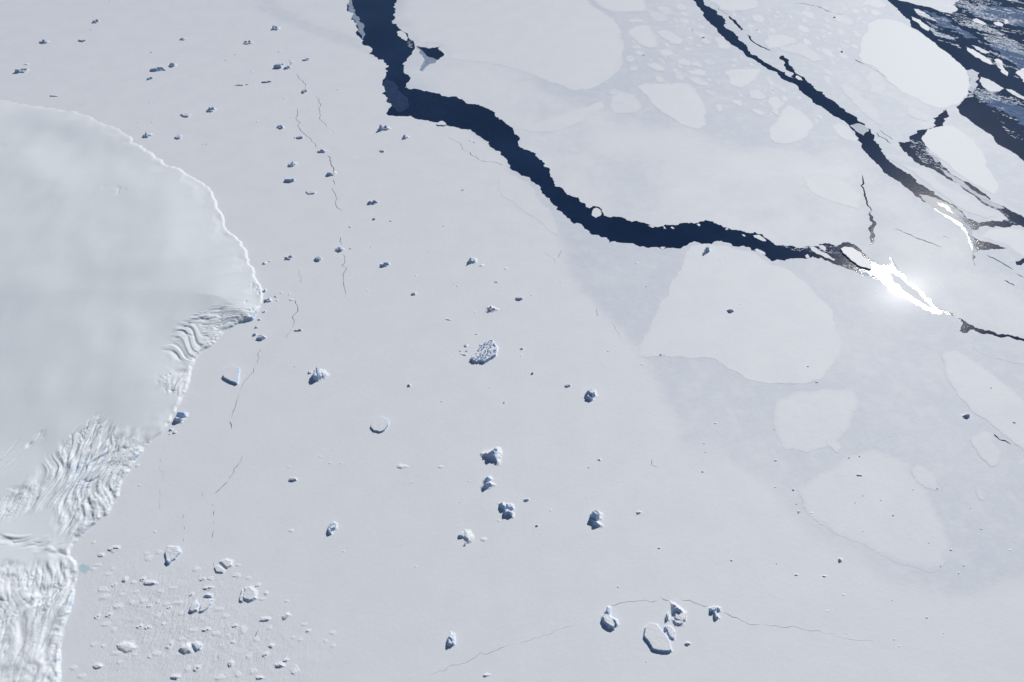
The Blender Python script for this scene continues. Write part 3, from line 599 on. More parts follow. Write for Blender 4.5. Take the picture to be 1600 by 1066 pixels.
T_ = [  # u, v, width, height, style, metres high, label (None: described from its place), landmark phrase
 (69,67,20,8,'P',34,'twin-peaked iceberg with a dark left side in the upper left corner area','the twin-peaked iceberg at upper left'),
 (128,64,13,6,'T',12,None,0),(150,35,12,7,'B',26,'small banded iceberg highest in the upper left corner','the highest small iceberg at upper left'),
 (34,112,22,8,'P',26,'long low jagged iceberg nearest the left edge at the top','the jagged iceberg nearest the left edge'),
 (42,101,8,4,'L',8,None,0),(84,151,14,4,'R',10,'thin flat iceberg just above the curved upper rim of the ice shelf','the thin flat iceberg above the shelf rim'),
 (246,110,24,8,'B',24,'long banded iceberg, largest of the trio at upper left','the long banded iceberg of the upper left trio'),(256,110,10,6,'R',14,None,0),(270,103,13,8,'P',30,None,0),(234,124,10,6,'B',16,None,0),
 (286,62,12,6,'P',18,'small ragged iceberg alone left of the grey ice band','the small ragged iceberg at upper left'),(388,68,18,7,'P',24,'stretched iceberg of three small crags below the grey ice band','the stretched three-crag iceberg'),
 (374,134,15,5,'R',18,'low dark elongated iceberg right of the upper left group','the low dark elongated iceberg'),(386,133,7,3,'R',12,None,0),
 (331,173,16,11,'P',30,'cross-shaped iceberg with dark arms at upper left','the cross-shaped iceberg'),(291,181,18,9,'S',12,'smooth pale slab iceberg left of the cross-shaped one','the smooth pale slab iceberg'),
 (230,213,14,11,'P',38,'dark blue peaked iceberg just outside the curved shelf rim','the blue peaked iceberg by the shelf rim'),(279,215,11,9,'S',14,None,0),
 (431,46,15,8,'P',34,'blue-faced iceberg inside the grey ice band at the top','the blue iceberg in the grey ice band'),(435,106,14,4,'T',30,'flat bar-shaped blue iceberg at the top of a long thin crack','the bar-shaped blue iceberg'),
 (449,107,12,6,'B',18,None,0),(456,98,8,4,'L',8,None,0),(441,101,6,4,'P',12,None,0),(478,94,14,6,'B',12,None,0),(417,129,16,5,'B',12,None,0),(475,144,12,8,'S',18,'small dark-edged iceberg lying against a thin winding crack','the small iceberg against the winding crack'),
 (438,200,12,8,'P',22,'small three-pointed iceberg left of the long thin crack','the small three-pointed iceberg'),(468,216,12,5,'S',14,None,0),(461,216,4,3,'P',12,None,0),(503,238,15,8,'P',30,'white-capped blue iceberg sitting on the long thin crack','the white-capped iceberg on the crack'),
 (456,258,14,12,'P',34,'hook-shaped dark iceberg with a hollow in its middle','the hook-shaped dark iceberg'),(453,283,18,6,'T',20,'flat iceberg with an even dark front below the hook-shaped one','the flat iceberg below the hook-shaped one'),
 (515,274,14,6,'S',24,None,0),(523,271,6,7,'L',8,None,0),(485,302,17,9,'S',8,'pale low fan-shaped slab right of the shelf rim','the pale fan-shaped slab'),
 (600,202,18,11,'P',42,'tallest jagged iceberg beside the bend of the dark lead','the tall jagged iceberg beside the lead bend'),(633,216,12,9,'P',32,'compact blue iceberg below the bend of the dark lead','the compact blue iceberg below the lead bend'),
 (597,237,9,6,'S',10,None,0),(582,318,17,9,'B',24,'double-bladed iceberg in the open plain left of the lead','the double-bladed iceberg on the plain'),
 (584,343,6,6,'S',14,None,0),(610,346,6,2,'R',5,None,0),(547,355,5,4,'P',8,None,0),(531,391,18,9,'P',28,'dark ridged iceberg straddling a long vertical crack','the dark ridged iceberg on the vertical crack'),
 (548,389,5,3,'P',9,None,0),(451,404,15,9,'B',24,'striped oval iceberg right of the shelf rim','the striped oval iceberg'),(497,406,13,11,'S',18,'round hollowed iceberg between the striped oval one and the crack','the round hollowed iceberg'),
 (413,412,8,7,'P',18,None,0),(422,409,6,4,'L',6,None,0),(601,415,19,10,'B',18,'slanting iceberg of two parallel blades left of centre','the slanting two-bladed iceberg'),
 (738,409,14,13,'P',38,'compact dark blue iceberg with many notches above centre','the notched dark blue iceberg above centre'),(753,415,9,7,'L',5,None,0),(790,420,6,5,'L',5,None,0),(650,431,4,4,'L',4,None,0),
 (646,460,8,6,'S',11,None,0),(700,500,11,5,'R',12,None,0),(775,441,6,5,'S',6,None,0),(704,419,2,2,'L',3,None,0),(709,443,4,2,'L',4,None,0),(714,447,3,3,'P',4,None,0),
 (767,485,17,13,'P',44,'blue boulder-like iceberg above the wide fissured one','the boulder-like iceberg above the fissured one'),(811,468,14,8,'S',13,'pale wedge iceberg right of the boulder-like one','the pale wedge iceberg'),
 (728,541,7,7,'P',14,None,0),(729,549,5,5,'P',12,None,0),(725,555,10,4,'R',12,None,0),(719,549,4,4,'P',6,None,0),(751,540,5,5,'P',9,None,0),(815,546,7,6,'P',9,None,0),(814,556,3,3,'L',4,None,0),(832,584,6,7,'S',10,None,0),
 (886,603,11,10,'S',9,'pale triangular iceberg up left of the small banded one','the pale triangular iceberg'),(639,603,8,7,'S',12,None,0),(690,628,4,3,'P',8,None,0),(788,629,4,6,'P',10,None,0),(725,632,2,2,'L',3,None,0),(765,606,4,3,'L',3,None,0),(461,573,3,3,'P',6,None,0),
 (484,583,8,7,'P',15,None,0),(457,750,16,8,'S',11,'small pale iceberg alone on the plain left of centre low down','the small pale iceberg alone on the plain'),(628,730,17,11,'L',7,'faint snow-covered mound on the plain below the rounded square berg','the faint snow-covered mound'),
 (688,730,8,5,'L',5,None,0),(516,724,5,4,'L',3,None,0),(533,724,4,4,'L',3,None,0),(451,730,6,3,'L',3,None,0),(500,714,5,3,'L',3,None,0),(643,754,4,2,'L',3,None,0),(733,752,5,4,'L',4,None,0),(718,785,3,3,'P',5,None,0),
 (823,782,9,6,'S',9,None,0),(860,798,4,4,'L',4,None,0),(998,802,8,8,'B',12,'tiny split iceberg right of the one with a curving tail','the tiny split iceberg'),(936,719,7,6,'P',8,None,0),(920,731,5,3,'P',5,None,0),(1098,738,5,5,'P',8,None,0),(965,754,3,3,'L',3,None,0),
 (755,844,10,10,'L',6,None,0),(839,822,5,6,'S',10,None,0),(834,830,2,2,'P',4,None,0),(844,834,3,3,'L',4,None,0),(779,814,5,4,'L',3,None,0),(759,1056,10,8,'P',16,'small dark-sided iceberg cut off near the bottom edge','the small iceberg at the bottom edge'),(1074,1007,10,8,'S',9,None,0),(1010,1034,3,3,'P',4,None,0),
 (1313,876,7,10,'P',13,'small dark iceberg alone on the lower right plain','the small dark iceberg at lower right'),(1288,901,7,4,'R',6,None,0),(1244,899,7,4,'R',6,None,0),(1510,651,13,9,'S',18,'pale iceberg with a dark foot near the right edge','the pale iceberg near the right edge'),
 (1584,661,6,3,'R',9,None,0),(1142,487,14,7,'S',16,'white wedge iceberg on the large smooth floe right of centre','the white wedge iceberg on the smooth floe'),(1032,555,6,6,'P',11,None,0),(1038,555,3,3,'P',6,None,0),
 (1010,448,4,4,'P',5,None,0),(875,443,2,2,'P',5,None,0),(1030,857,6,4,'P',7,None,0),(1143,876,5,6,'P',8,None,0),(966,918,5,4,'P',4,None,0),(851,978,2,2,'P',3,None,0),(838,892,2,2,'L',3,None,0),(650,886,3,3,'L',4,None,0),
  (1156,585,3,3,'P',4,None,0),(1100,693,4,3,'P',5,None,0),(1102,707,3,3,'P',5,None,0),(1118,662,6,4,'P',4,None,0),(1262,573,5,4,'P',6,None,0),(1224,555,4,2,'L',4,None,0),(1276,598,5,3,'R',5,None,0),(1257,636,4,4,'L',4,None,0),
 (1326,716,4,4,'P',7,None,0),(1342,743,9,6,'P',7,None,0),(1343,714,4,4,'P',6,None,0),(1390,682,3,2,'P',5,None,0),(1548,607,4,4,'P',6,None,0),(1239,766,5,7,'R',9,None,0),(1212,720,5,6,'P',6,None,0),(1209,671,4,4,'P',4,None,0),(1211,762,4,3,'P',6,None,0),(1248,800,6,8,'P',5,None,0),(1267,802,7,4,'L',5,None,0),(1244,788,3,4,'P',5,None,0),
 (1376,782,4,3,'P',6,None,0),(1348,775,3,3,'P',5,None,0),(1336,786,3,3,'P',5,None,0),(1395,806,5,4,'P',7,None,0),(1383,806,2,2,'P',4,None,0),(1348,831,3,3,'P',6,None,0),(1451,849,4,3,'P',6,None,0),(1486,860,6,6,'P',8,None,0),(1469,886,3,4,'P',6,None,0),(1506,885,4,4,'P',5,None,0),(1498,896,3,5,'P',6,None,0),(1427,765,5,4,'P',4,None,0),(1464,764,5,6,'P',5,None,0),
 (1448,966,5,4,'P',6,None,0),(1397,1000,4,4,'P',6,None,0),(1405,1010,4,3,'L',4,None,0),(1474,990,2,4,'P',4,None,0),(1394,938,3,2,'P',4,None,0),(1318,930,5,4,'L',4,None,0),(1292,955,5,3,'L',3,None,0),(1213,881,3,3,'P',4,None,0),(1282,819,4,4,'L',4,None,0),(1301,828,5,3,'L',4,None,0),(1323,990,3,2,'P',3,None,0),(1533,827,4,4,'P',4,None,0),(1578,860,6,3,'L',4,None,0),(1516,794,3,3,'P',4,None,0),
 (408,529,18,10,'S',17,'leaning slab iceberg in front of the broken shelf corner','the leaning slab iceberg by the shelf corner'),(398,524,8,6,'S',12,None,0),(466,517,13,6,'B',11,'low double iceberg at the foot of the short dark crack','the low double iceberg'),(419,470,14,10,'P',22,'blue iceberg wedged against the broken corner of the ice shelf','the blue iceberg wedged against the shelf corner'),
 (431,464,6,5,'P',9,None,0),(439,458,5,4,'L',7,None,0),(433,470,5,4,'L',6,None,0),(452,460,5,6,'L',5,None,0),(455,469,8,4,'L',5,None,0),(401,512,6,7,'P',12,None,0),(405,500,6,7,'P',10,None,0),(413,455,7,9,'P',16,None,0),(412,488,6,7,'P',12,None,0),
 (267,673,7,6,'P',12,None,0),(273,677,8,7,'P',11,None,0),(265,679,4,4,'P',7,None,0),(215,728,6,8,'L',7,None,0),(218,759,4,3,'P',5,None,0),(350,333,3,3,'P',8,None,0),(238,191,3,3,'P',6,None,0),(216,191,3,3,'P',5,None,0),(234,160,3,3,'P',6,None,0),(237,82,4,3,'P',7,None,0),(367,86,3,2,'P',6,None,0),(352,95,3,2,'P',5,None,0),(394,112,4,3,'L',5,None,0),(317,226,2,2,'P',6,None,0),(322,226,3,2,'P',6,None,0),(142,47,3,2,'P',5,None,0),(171,0.5,4,3,'P',5,None,0),(528,140,4,3,'L',6,None,0),(444,154,6,3,'L',4,None,0),(402,190,4,4,'L',6,None,0),(522,205,4,3,'L',5,None,0),(575,315,2,3,'L',3,None,0),(579,387,3,2,'P',4,None,0),(670,393,2,2,'P',4,None,0),(693,354,3,3,'P',6,None,0),(723,297,6,6,'S',5,None,0),(735,220,6,4,'L',5,None,0),(741,223,4,3,'P',5,None,0),(437,81,6,4,'L',5,None,0),(365,38,3,2,'P',4,None,0),
 (742,488,3,3,'L',3,None,0),(744,523,5,3,'R',4,None,0),(574,454,5,4,'L',3,None,0),(950,549,3,3,'P',4,None,0),(1004,570,6,3,'L',4,None,0),(830,462,3,2,'P',5,None,0),(1157,476,4,3,'L',5,None,0),(1126,406,4,5,'L',5,None,0),(995,411,6,3,'L',4,None,0),
 # lower left rubble field
 (178,858,18,20,'B',11,None,0),(158,868,10,10,'S',8,None,0),(232,873,9,11,'L',6,None,0),(234,912,22,12,'S',14,'white wedge berg with a dark foot in the upper rubble field','the white wedge berg in the rubble'),(223,906,8,12,'B',12,None,0),(208,911,8,8,'L',9,None,0),(195,907,8,16,'S',13,None,0),
 (162,934,12,12,'L',9,None,0),(160,922,16,14,'L',5,None,0),(184,949,15,11,'L',8,'smooth oval snow lump among the rubble near the shelf edge','the smooth oval lump in the rubble'),(306,891,10,9,'L',7,None,0),(316,906,9,8,'B',8,None,0),(328,905,9,8,'L',8,None,0),(325,920,16,11,'B',11,None,0),(299,930,7,9,'B',9,None,0),
 (152,964,9,14,'B',8,None,0),(170,962,9,14,'B',9,None,0),(165,976,12,10,'L',5,None,0),(206,942,8,9,'L',7,None,0),(224,940,9,10,'L',7,None,0),(233,948,8,10,'B',6,None,0),(246,941,4,7,'P',8,None,0),(259,945,10,8,'L',5,None,0),(278,943,18,9,'L',7,None,0),(264,950,7,8,'B',7,None,0),(255,976,5,7,'P',8,None,0),(246,963,7,9,'L',6,None,0),
 (218,980,10,12,'B',8,None,0),(230,982,9,10,'B',8,None,0),(322,985,13,10,'B',11,None,0),(336,991,14,10,'L',9,None,0),(301,986,12,9,'L',7,None,0),(265,1009,9,26,'B',8,None,0),(243,1022,12,12,'L',6,None,0),(234,1027,7,8,'P',6,None,0),(352,964,12,10,'L',6,None,0),(342,953,10,8,'L',6,None,0),(367,979,9,12,'B',8,None,0),(379,985,10,22,'L',8,None,0),(282,959,6,8,'L',6,None,0),
 (152,1042,19,9,'S',11,'long flat berg with a dark front at the bottom of the rubble','the long flat berg in the rubble'),(360,1038,8,16,'S',11,None,0),(364,1004,7,8,'P',8,None,0),(356,994,5,6,'L',6,None,0),(342,1060,16,12,'L',9,None,0),(272,1059,17,12,'S',14,None,0),(308,1045,12,20,'B',9,None,0),(292,1046,8,14,'L',6,None,0),(388,1026,9,12,'L',6,None,0),(372,1055,9,10,'L',6,None,0),(395,1050,10,12,'L',6,None,0),
 (205,1005,9,10,'L',5,None,0),(180,1022,10,8,'L',5,None,0),(186,1036,7,7,'L',5,None,0),(178,985,7,9,'L',5,None,0),(146,1008,10,9,'L',5,None,0),(161,1010,6,7,'P',5,None,0),(115,1045,9,9,'L',6,None,0),(127,1058,9,8,'L',6,None,0),
 (414,969,18,12,'S',12,None,0),(447,964,12,18,'S',15,'dark-sided upright berg at the right edge of the rubble field','the upright berg at the right of the rubble'),(414,1024,8,16,'B',11,None,0),(424,1010,9,10,'S',10,None,0),(437,1041,14,14,'S',17,'blue-footed rounded berg low at the right of the rubble','the blue-footed rounded berg'),(446,1033,9,9,'B',12,None,0),(460,1050,13,20,'L',9,None,0),(402,915,6,9,'P',9,None,0),(415,928,7,8,'P',9,None,0),(409,937,10,6,'L',5,None,0),(447,940,5,4,'P',6,None,0),(481,987,8,7,'P',10,None,0),(475,977,7,5,'L',5,None,0),(520,990,8,9,'L',5,None,0),(468,1000,6,6,'L',5,None,0),(458,997,5,5,'L',5,None,0),(520,1010,6,8,'L',4,None,0),(508,1003,5,5,'L',4,None,0),(405,1060,14,8,'S',10,None,0),(421,982,6,8,'L',5,None,0),
 (360,885,9,6,'L',6,None,0),(372,884,6,5,'P',6,None,0),(369,900,14,8,'L',6,None,0),(388,904,8,5,'L',4,None,0),(146,890,7,7,'L',5,None,0),(152,884,8,6,'L',5,None,0),(176,890,5,6,'L',5,None,0),(168,898,8,6,'L',4,None,0),(178,915,7,10,'B',6,None,0),(248,864,7,9,'L',4,None,0),(229,866,8,5,'L',4,None,0),(242,831,6,6,'L',3,None,0),(455,830,8,6,'L',3,None,0),(537,862,4,4,'L',4,None,0),(400,1000,7,10,'L',5,None,0),(283,1000,8,9,'L',5,None,0),(210,1024,8,8,'L',5,None,0),(146,848,4,6,'P',6,None,0),(252,925,8,6,'L',4,None,0),(270,920,10,6,'L',4,None,0),(190,930,8,6,'L',4,None,0),(212,926,7,6,'L',4,None,0),
]
NOUN = {'P': 'jagged ice chunk', 'T': 'flat-topped berg', 'B': 'split ice block', 'R': 'narrow ice ridge', 'L': 'low snowy lump', 'S': 'slab of ice'}
for i, (u, v, w, h, st, H, label, ref) in enumerate(T_):
    if label is not None or w > 5 or h > 6: nm = 'iceberg'
    else: nm = 'ice_chunk'
    o = styled(u, v, w, h, st, H, 500+i, nm)
    if o is None: continue
    rub = u < 530 and v > 840
    g = 'snow-drifted bergs in the lower left rubble field' if rub else ('icebergs frozen into the flat sea ice' if nm == 'iceberg' else 'small ice chunks scattered on the sea ice')
    if label:
        tag(o, label, 'iceberg', g)
        if ref: LANDMARKS.append((u, v, ref))
    else:
        size = 'tiny' if max(w, h) <= 4 else 'small' if max(w, h) <= 9 else 'mid-sized'
        tag(o, None, 'iceberg' if nm == 'iceberg' else 'ice chunk', g)
        PENDING.append((o, u, v, size+' '+NOUN[st]))

# ------------------------------------------------------------------ floes
def inset(p, d):
    c = p.mean(0); q = p-c; L = np.linalg.norm(q, axis=1)[:, None]
    return c+q*np.maximum(.25, 1-d/np.maximum(L, 1))
def floe(px, label, ref=None, base=1.1, rise=.35, snow=1.0, edge_snow=.35, soft=5.0, seed=1, mat=None, name='ice_floe', group='snow-covered floes in the refrozen leads', amp=.06, cat='ice floe', floating=False):
    p = roughen(GP(px), amp, 10, seed)
    m = mpx(*np.array(px).mean(0))[0]
    zt = base+rise; lo, hi = p.min(0), p.max(0); st = max(6.0, soft*m*.3, (hi-lo).max()/60)
    gx, gy = np.meshgrid(np.arange(lo[0], hi[0], st), np.arange(lo[1], hi[1], st))
    gx = (gx+rng.uniform(-.3, .3, gx.shape)*st).ravel(); gy = (gy+rng.uniform(-.3, .3, gy.shape)*st).ravel()
    k = sdist(gx, gy, p) > st*.4
    V2, F2 = cdt([p], np.c_[gx[k], gy[k]])
    sd = sdist(V2[:, 0], V2[:, 1], p); lim = max(1.0, min(soft*m, sd.max()*.8))
    A2 = edge_snow+(snow-edge_snow)*sstep(0, 1, (sd+lim*.35*fbm(V2[:, 0]/lim/1.3, V2[:, 1]/lim/1.3, seed, 3)*sstep(0, lim*.4, sd))/lim)
    A2 = A2 + .16*fbm(V2[:, 0]*.006, V2[:, 1]*.006, seed+8, 3)
    V, F, ids = walls(np.c_[V2, np.full(len(V2), zt)], F2, (base-.6) if not floating else -1.0)
    A = np.r_[A2, A2[ids]]
    c = V[:, :2].mean(0)
    o = mesh_obj(name, V, F, mat or M_FLOE, {'snow': A}, loc=(c[0], c[1], base))
    tag(o, label, cat, group)
    u, v = np.array(px, float).mean(0)
    if ref: LANDMARKS.append((u, v, ref))
    if not label: PENDING.append((o, u, v, 'pale ice floe'))
    return o
P3c = pz(800, 0); P4 = pz(1200, 0); P8 = pz(1200, 270)
WB = 1.6
FL = [
 ([(640,0),(630,-60),(900,-60),(918,0),(925,10),(945,22),(960,32),(970,50),(975,70),(973,95),(968,110),(950,125),(930,136),(900,142),(860,130),(800,108),(750,98),(705,92),(697,78),(690,70),(655,66),(644,50),(632,30)],'vast smooth white floe right of the dark lead at the top','the vast smooth white floe at the top',1.1,1,.7,14),
 ([(924,0),(915,-50),(1000,-50),(1007,0),(1008,17),(985,19),(960,20),(944,14)],'smooth floe cut by the top edge, right of the vast white one','the smooth floe cut by the top edge',1.1,.95,.45,5),
 (P3c([(710,200),(750,160),(800,150),(860,160),(880,210),(900,300),(840,300),(760,250)]),'four-sided floe between the vast white floe and a smaller oblong one',0,1.1,.85,.3,5),
 (P3c([(885,195),(930,185),(990,195),(1055,250),(1050,275),(1000,275),(930,240)]),'oblong pale floe in the upper rubble of small floes',0,1.1,.85,.3,4),
 ([(994,135),(1010,130),(1030,131),(1060,129),(1082,134),(1092,150),(1105,177),(1104,196),(1092,203),(1060,193),(1030,172),(1012,152)],'smooth almond-shaped floe in the upper centre right','the almond-shaped floe',1.1,1,.5,5),
 ([(955,150),(970,143),(992,148),(1000,160),(995,177),(955,177),(950,165)],None,0,1.1,.7,.35,5),
 ([(815,202),(850,186),(900,171),(940,158),(945,168),(910,190),(880,203),(840,207)],'long narrow pale floe above the dark lead','the long narrow pale floe',1.1,.95,.6,5),
 (P3c([(1300,440),(1400,425),(1540,425),(1500,500),(1420,545),(1340,520)]),'kite-shaped floe left of the second dark lead','the kite-shaped floe',1.1,.95,.4,4),
 (P4([(10,850),(70,720),(130,650),(210,690),(285,780),(240,845),(150,885),(40,880)]),'broad white floe lying left of the widest part of the second lead','the broad floe left of the second lead',1.1,1,.45,5),
 (P4([(0,600),(50,595),(110,640),(70,720),(20,690),(0,640)]),None,0,1.1,.8,.4,3),
 (P4([(390,770),(440,760),(500,790),(560,855),(540,880),(450,850),(410,810)]),'pale floe against the lower bank of the second lead',0,1.1,.9,.4,4),
 (P4([(595,475),(625,440),(670,440),(735,520),(720,560),(680,590),(620,560)]),'small round floe tucked under the great white floe','the small round floe under the great one',1.1,.55,.25,3),
 (P4([(558,350),(575,290),(610,200),(635,140),(680,120),(750,120),(850,155),(940,205),(1030,265),(1120,340),(1190,400),(1225,440),(1240,520),(1225,590),(1180,640),(1110,662),(1040,665),(950,630),(830,570),(740,500),(680,430),(590,390)]),'brightest great rounded white floe in the upper right, edged by dark water','the great rounded white floe at upper right',1.1,1.25,1.1,2),
 (P4([(945,855),(985,800),(1050,785),(1130,778),(1200,820),(1270,870),(1320,940),(1350,1000),(1375,1066),(1420,1160),(1390,1200),(1300,1150),(1200,1090),(1100,1000),(1000,930)]),'second great white floe at the right edge, below the rounded one','the second great white floe at the right',1.1,1.2,.95,3),
 ([(1384,247),(1410,258),(1440,264),(1465,282),(1498,300),(1530,320),(1556,338),(1540,342),(1512,332),(1482,311),(1450,287),(1420,266)],'long pale strip of ice between the second lead and a third one','the long pale strip between two leads',1.1,.5,.3,5),
 ([(1546,358),(1575,357),(1600,360),(1640,385),(1640,420),(1600,402),(1578,386),(1555,378),(1530,370)],'wedge-shaped floe on the right edge below the branching lead','the wedge floe on the right edge',1.1,.8,.5,4),
 (P3c([(1210,0),(1330,-30),(1510,0),(1515,45),(1450,65),(1360,75),(1290,60)]),'pale floe cut by the top edge right of the second lead',0,1.1,.85,.4,4),
 (P3c([(1480,95),(1530,92),(1560,120),(1545,145),(1495,130)]),None,0,1.1,.9,.4,2),
 (P4([(0,215),(90,215),(170,240),(170,270),(60,295),(0,300),(-30,260)]),'rounded floe right beside a short dark sliver of water','the rounded floe beside the dark sliver',1.1,.75,.4,4),
 (P4([(60,300),(200,262),(250,285),(345,375),(280,385),(150,330)]),'triangular greyish floe above the forked lead tip',0,1.1,.6,.3,4),
 (P3c([(1240,235),(1300,225),(1350,280),(1340,305),(1270,300)]),None,0,1.1,.75,.3,3),
 (P3c([(1250,650),(1290,640),(1305,680),(1270,695)]),None,0,1.1,.8,.3,2),
 (P3c([(1350,620),(1410,615),(1430,650),(1400,660)]),None,0,1.1,.8,.3,2),
 (P3c([(1470,560),(1520,550),(1570,600),(1540,620),(1470,610)]),None,0,1.1,.7,.3,3),
 (P3c([(1470,680),(1500,670),(1560,700),(1540,715)]),None,0,1.1,.9,.3,2),
 (P3c([(720,120),(770,112),(820,125),(815,138),(740,142),(715,135)]),None,0,1.1,.8,.3,3),
 (P3c([(840,90),(870,70),(960,90),(965,130),(880,130)]),None,0,1.1,.65,.3,3),
 (P3c([(900,35),(990,55),(1000,90),(950,95),(900,70)]),None,0,1.1,.65,.3,3),
 (P3c([(700,345),(745,340),(770,370),(740,390),(705,380)]),None,0,1.1,.8,.3,3),
 (P3c([(820,400),(880,385),(945,420),(940,445),(880,435)]),None,0,1.1,.75,.3,3),
 (P3c([(985,425),(1010,420),(1065,480),(1050,500),(1000,480)]),None,0,1.1,.65,.3,3),
 (P3c([(1075,440),(1150,425),(1200,440),(1195,470),(1100,460)]),None,0,1.1,.85,.3,3),
 (P3c([(1080,475),(1150,475),(1215,510),(1205,530),(1120,515)]),None,0,1.1,.75,.3,3),
 (P3c([(1010,370),(1060,355),(1110,385),(1090,410),(1030,400)]),None,0,1.1,.75,.3,3),
 (P3c([(1100,385),(1150,375),(1185,405),(1160,420),(1105,405)]),None,0,1.1,.8,.3,3),
 (P3c([(905,310),(960,300),(1000,330),(980,345),(925,345)]),None,0,1.1,.8,.3,3),
 (P3c([(875,475),(910,470),(950,505),(900,510)]),None,0,1.1,.8,.3,2),
 (P3c([(740,280),(790,275),(800,300),(750,305)]),None,0,1.1,.7,.3,2),
 (P3c([(590,560),(630,545),(665,575),(640,590),(600,585)]),None,0,1.1,.55,.3,3),
 (P3c([(720,415),(765,408),(785,430),(735,445)]),None,0,1.1,.65,.3,2),
 (P3c([(1180,555),(1240,560),(1275,590),(1230,595)]),None,0,1.1,.6,.3,2),
 (P3c([(1085,262),(1105,262),(1108,280),(1088,280)]),None,0,1.1,.7,.3,2),
 ([(1254,276),(1290,270),(1320,285),(1345,305),(1343,328),(1310,318),(1272,304),(1258,290)],'smooth faint floe left of the short vertical crack','the faint floe left of the short vertical crack',1.1,.95,.6,6),
 (P4([(450,520),(480,495),(560,560),(640,640),(700,710),(700,780),(640,740),(540,650),(470,580)]),'long faint floe along the upper bank of the second lead',0,1.1,.45,.2,5),
 (P4([(860,640),(920,670),(1000,720),(980,750),(900,730),(850,700)]),None,0,1.1,.5,.2,4),
 (P4([(1370,500-490),(1400,0),(1500,-20),(1500,-60),(1300,-60)]) and [(1345,12),(1350,0),(1375,0),(1385,10),(1372,14),(1355,8)],None,0,1.1,.8,.3,2),
 ([(1080,384),(1100,382),(1140,386),(1180,398),(1225,420),(1262,445),(1300,485),(1313,525),(1312,552),(1300,572),(1280,594),(1245,600),(1200,600),(1165,592),(1140,578),(1112,560),(1060,558),(998,558),(1008,525),(1030,480),(1050,440),(1068,408)],'largest smooth pale floe right of centre, one straight lower left corner','the large smooth floe right of centre',WB,1.0,.75,4),
 ([(776,280),(800,274),(835,297),(860,330),(873,368),(850,352),(815,328),(785,305)],'smooth faint floe against the lower bank of the dark lead','the faint floe below the lead',WB,1.0,.7,6),
 ([(1470,556),(1488,548),(1510,556),(1545,580),(1600,628),(1640,665),(1640,720),(1600,706),(1560,672),(1515,640),(1488,605),(1475,580)],'pale floe with a curved left edge on the right border','the curved pale floe on the right border',WB,.85,.45,6),
 (P4([(0,0)]) and [(1516,682),(1535,672),(1553,678),(1565,705),(1562,722),(1548,730),(1532,716),(1520,698)],'oval floe just left of the short dark slit near the right edge','the oval floe by the dark slit',WB,.85,.45,5),
 ([(1245,765),(1285,738),(1330,712),(1365,702),(1405,716),(1435,755),(1470,810),(1487,850),(1480,878),(1450,895),(1405,882),(1350,852),(1300,832),(1262,805)],'wide faint floe filling the lower right area','the wide faint floe at lower right',WB,.9,.5,12),
 ([(1208,648),(1214,624),(1240,612),(1290,608),(1336,612),(1342,640),(1328,668),(1300,698),(1262,708),(1225,702),(1212,680)],'faint rounded floe below the large smooth one right of centre','the faint rounded floe right of centre',WB,.85,.5,9),
 ([(1423,735),(1432,725),(1450,733),(1466,752),(1462,768),(1445,762),(1430,750)],None,0,WB,.75,.4,4),
 ([(1524,766),(1534,760),(1545,775),(1538,784),(1528,780)],None,0,WB,.7,.4,4),
 ([(1288,690),(1300,684),(1316,700),(1306,708)],None,0,WB,.75,.4,3),
]
for i, (px, label, ref, base, sn, es, soft) in enumerate(FL):
    floe(px, label, ref or None, base, .3+.07*(i%5), sn, es, soft, 700+i, mat=M_WHITE if sn > 1.1 else None)
# small floes caught in the refrozen ice, scattered where the photograph shows the mosaic of them
r = random.Random(5)
taken = [np.array(f[0]).mean(0) for f in FL]
mos_areas = [GP([(975,10),(1085,10),(1130,70),(1190,110),(1250,150),(1290,190),(1240,200),(1120,130),(1000,120),(975,80)]),
             GP([(1120,20),(1380,5),(1340,60),(1330,110),(1290,130),(1230,80),(1150,40)]), GP([(880,150),(990,180),(1120,215),(1180,190),(1200,170),(1110,130),(1000,200),(900,200)])]
lead_poly = [GP(LEAD_SW+LEAD_NE[::-1][::-1])]
big = [(GP(f[0])) for f in FL]
def clear_spot(u, v, rad):
    x, y = G(u, v); m = mpx(u, v)[0]
    X1, Y1 = np.array([x]), np.array([y])
    if sdist(X1, Y1, mid_outer)[0] < rad*m*2.2: return False
    for b in big:
        if abs(x-b[:, 0].mean()) < 2500 and sdist(X1, Y1, b)[0] > -rad*m*1.3: return False
    return True
cnt = 0; tries = 0; spots = []
while cnt < 115 and tries < 4000:
    tries += 1
    u = r.uniform(900, 1400); v = r.uniform(2, 225)
    x, y = G(u, v)
    if not any(sdist(np.array([x]), np.array([y]), a)[0] > 0 for a in mos_areas[:2]): continue
    rad = r.choice((3, 4, 5.5, 7.5, 10, 13))
    if any(math.hypot(u-a, (v-b)*1.7) < (rad+c)*1.02 for a, b, c in spots) or not clear_spot(u, v, rad): continue
    spots.append((u, v, rad)); asp = r.uniform(.45, .7); rot = math.radians(r.uniform(10, 45))
    pts = []
    n = r.randint(4, 7)
    for k in range(n):
        a = 2*math.pi*(k+r.uniform(-.25, .25))/n; q = rad*r.uniform(.7, 1.25)
        a0, b0 = math.cos(a)*q*1.25, math.sin(a)*q*asp
        pts.append((u+a0*math.cos(rot)-b0*math.sin(rot), v+a0*math.sin(rot)+b0*math.cos(rot)))
    floe(pts, None, None, 1.1, .25, r.uniform(.55, 1.0), .3, rad*.3, 900+cnt, group='small floes in the mosaic at upper right', amp=.05)
    cnt += 1

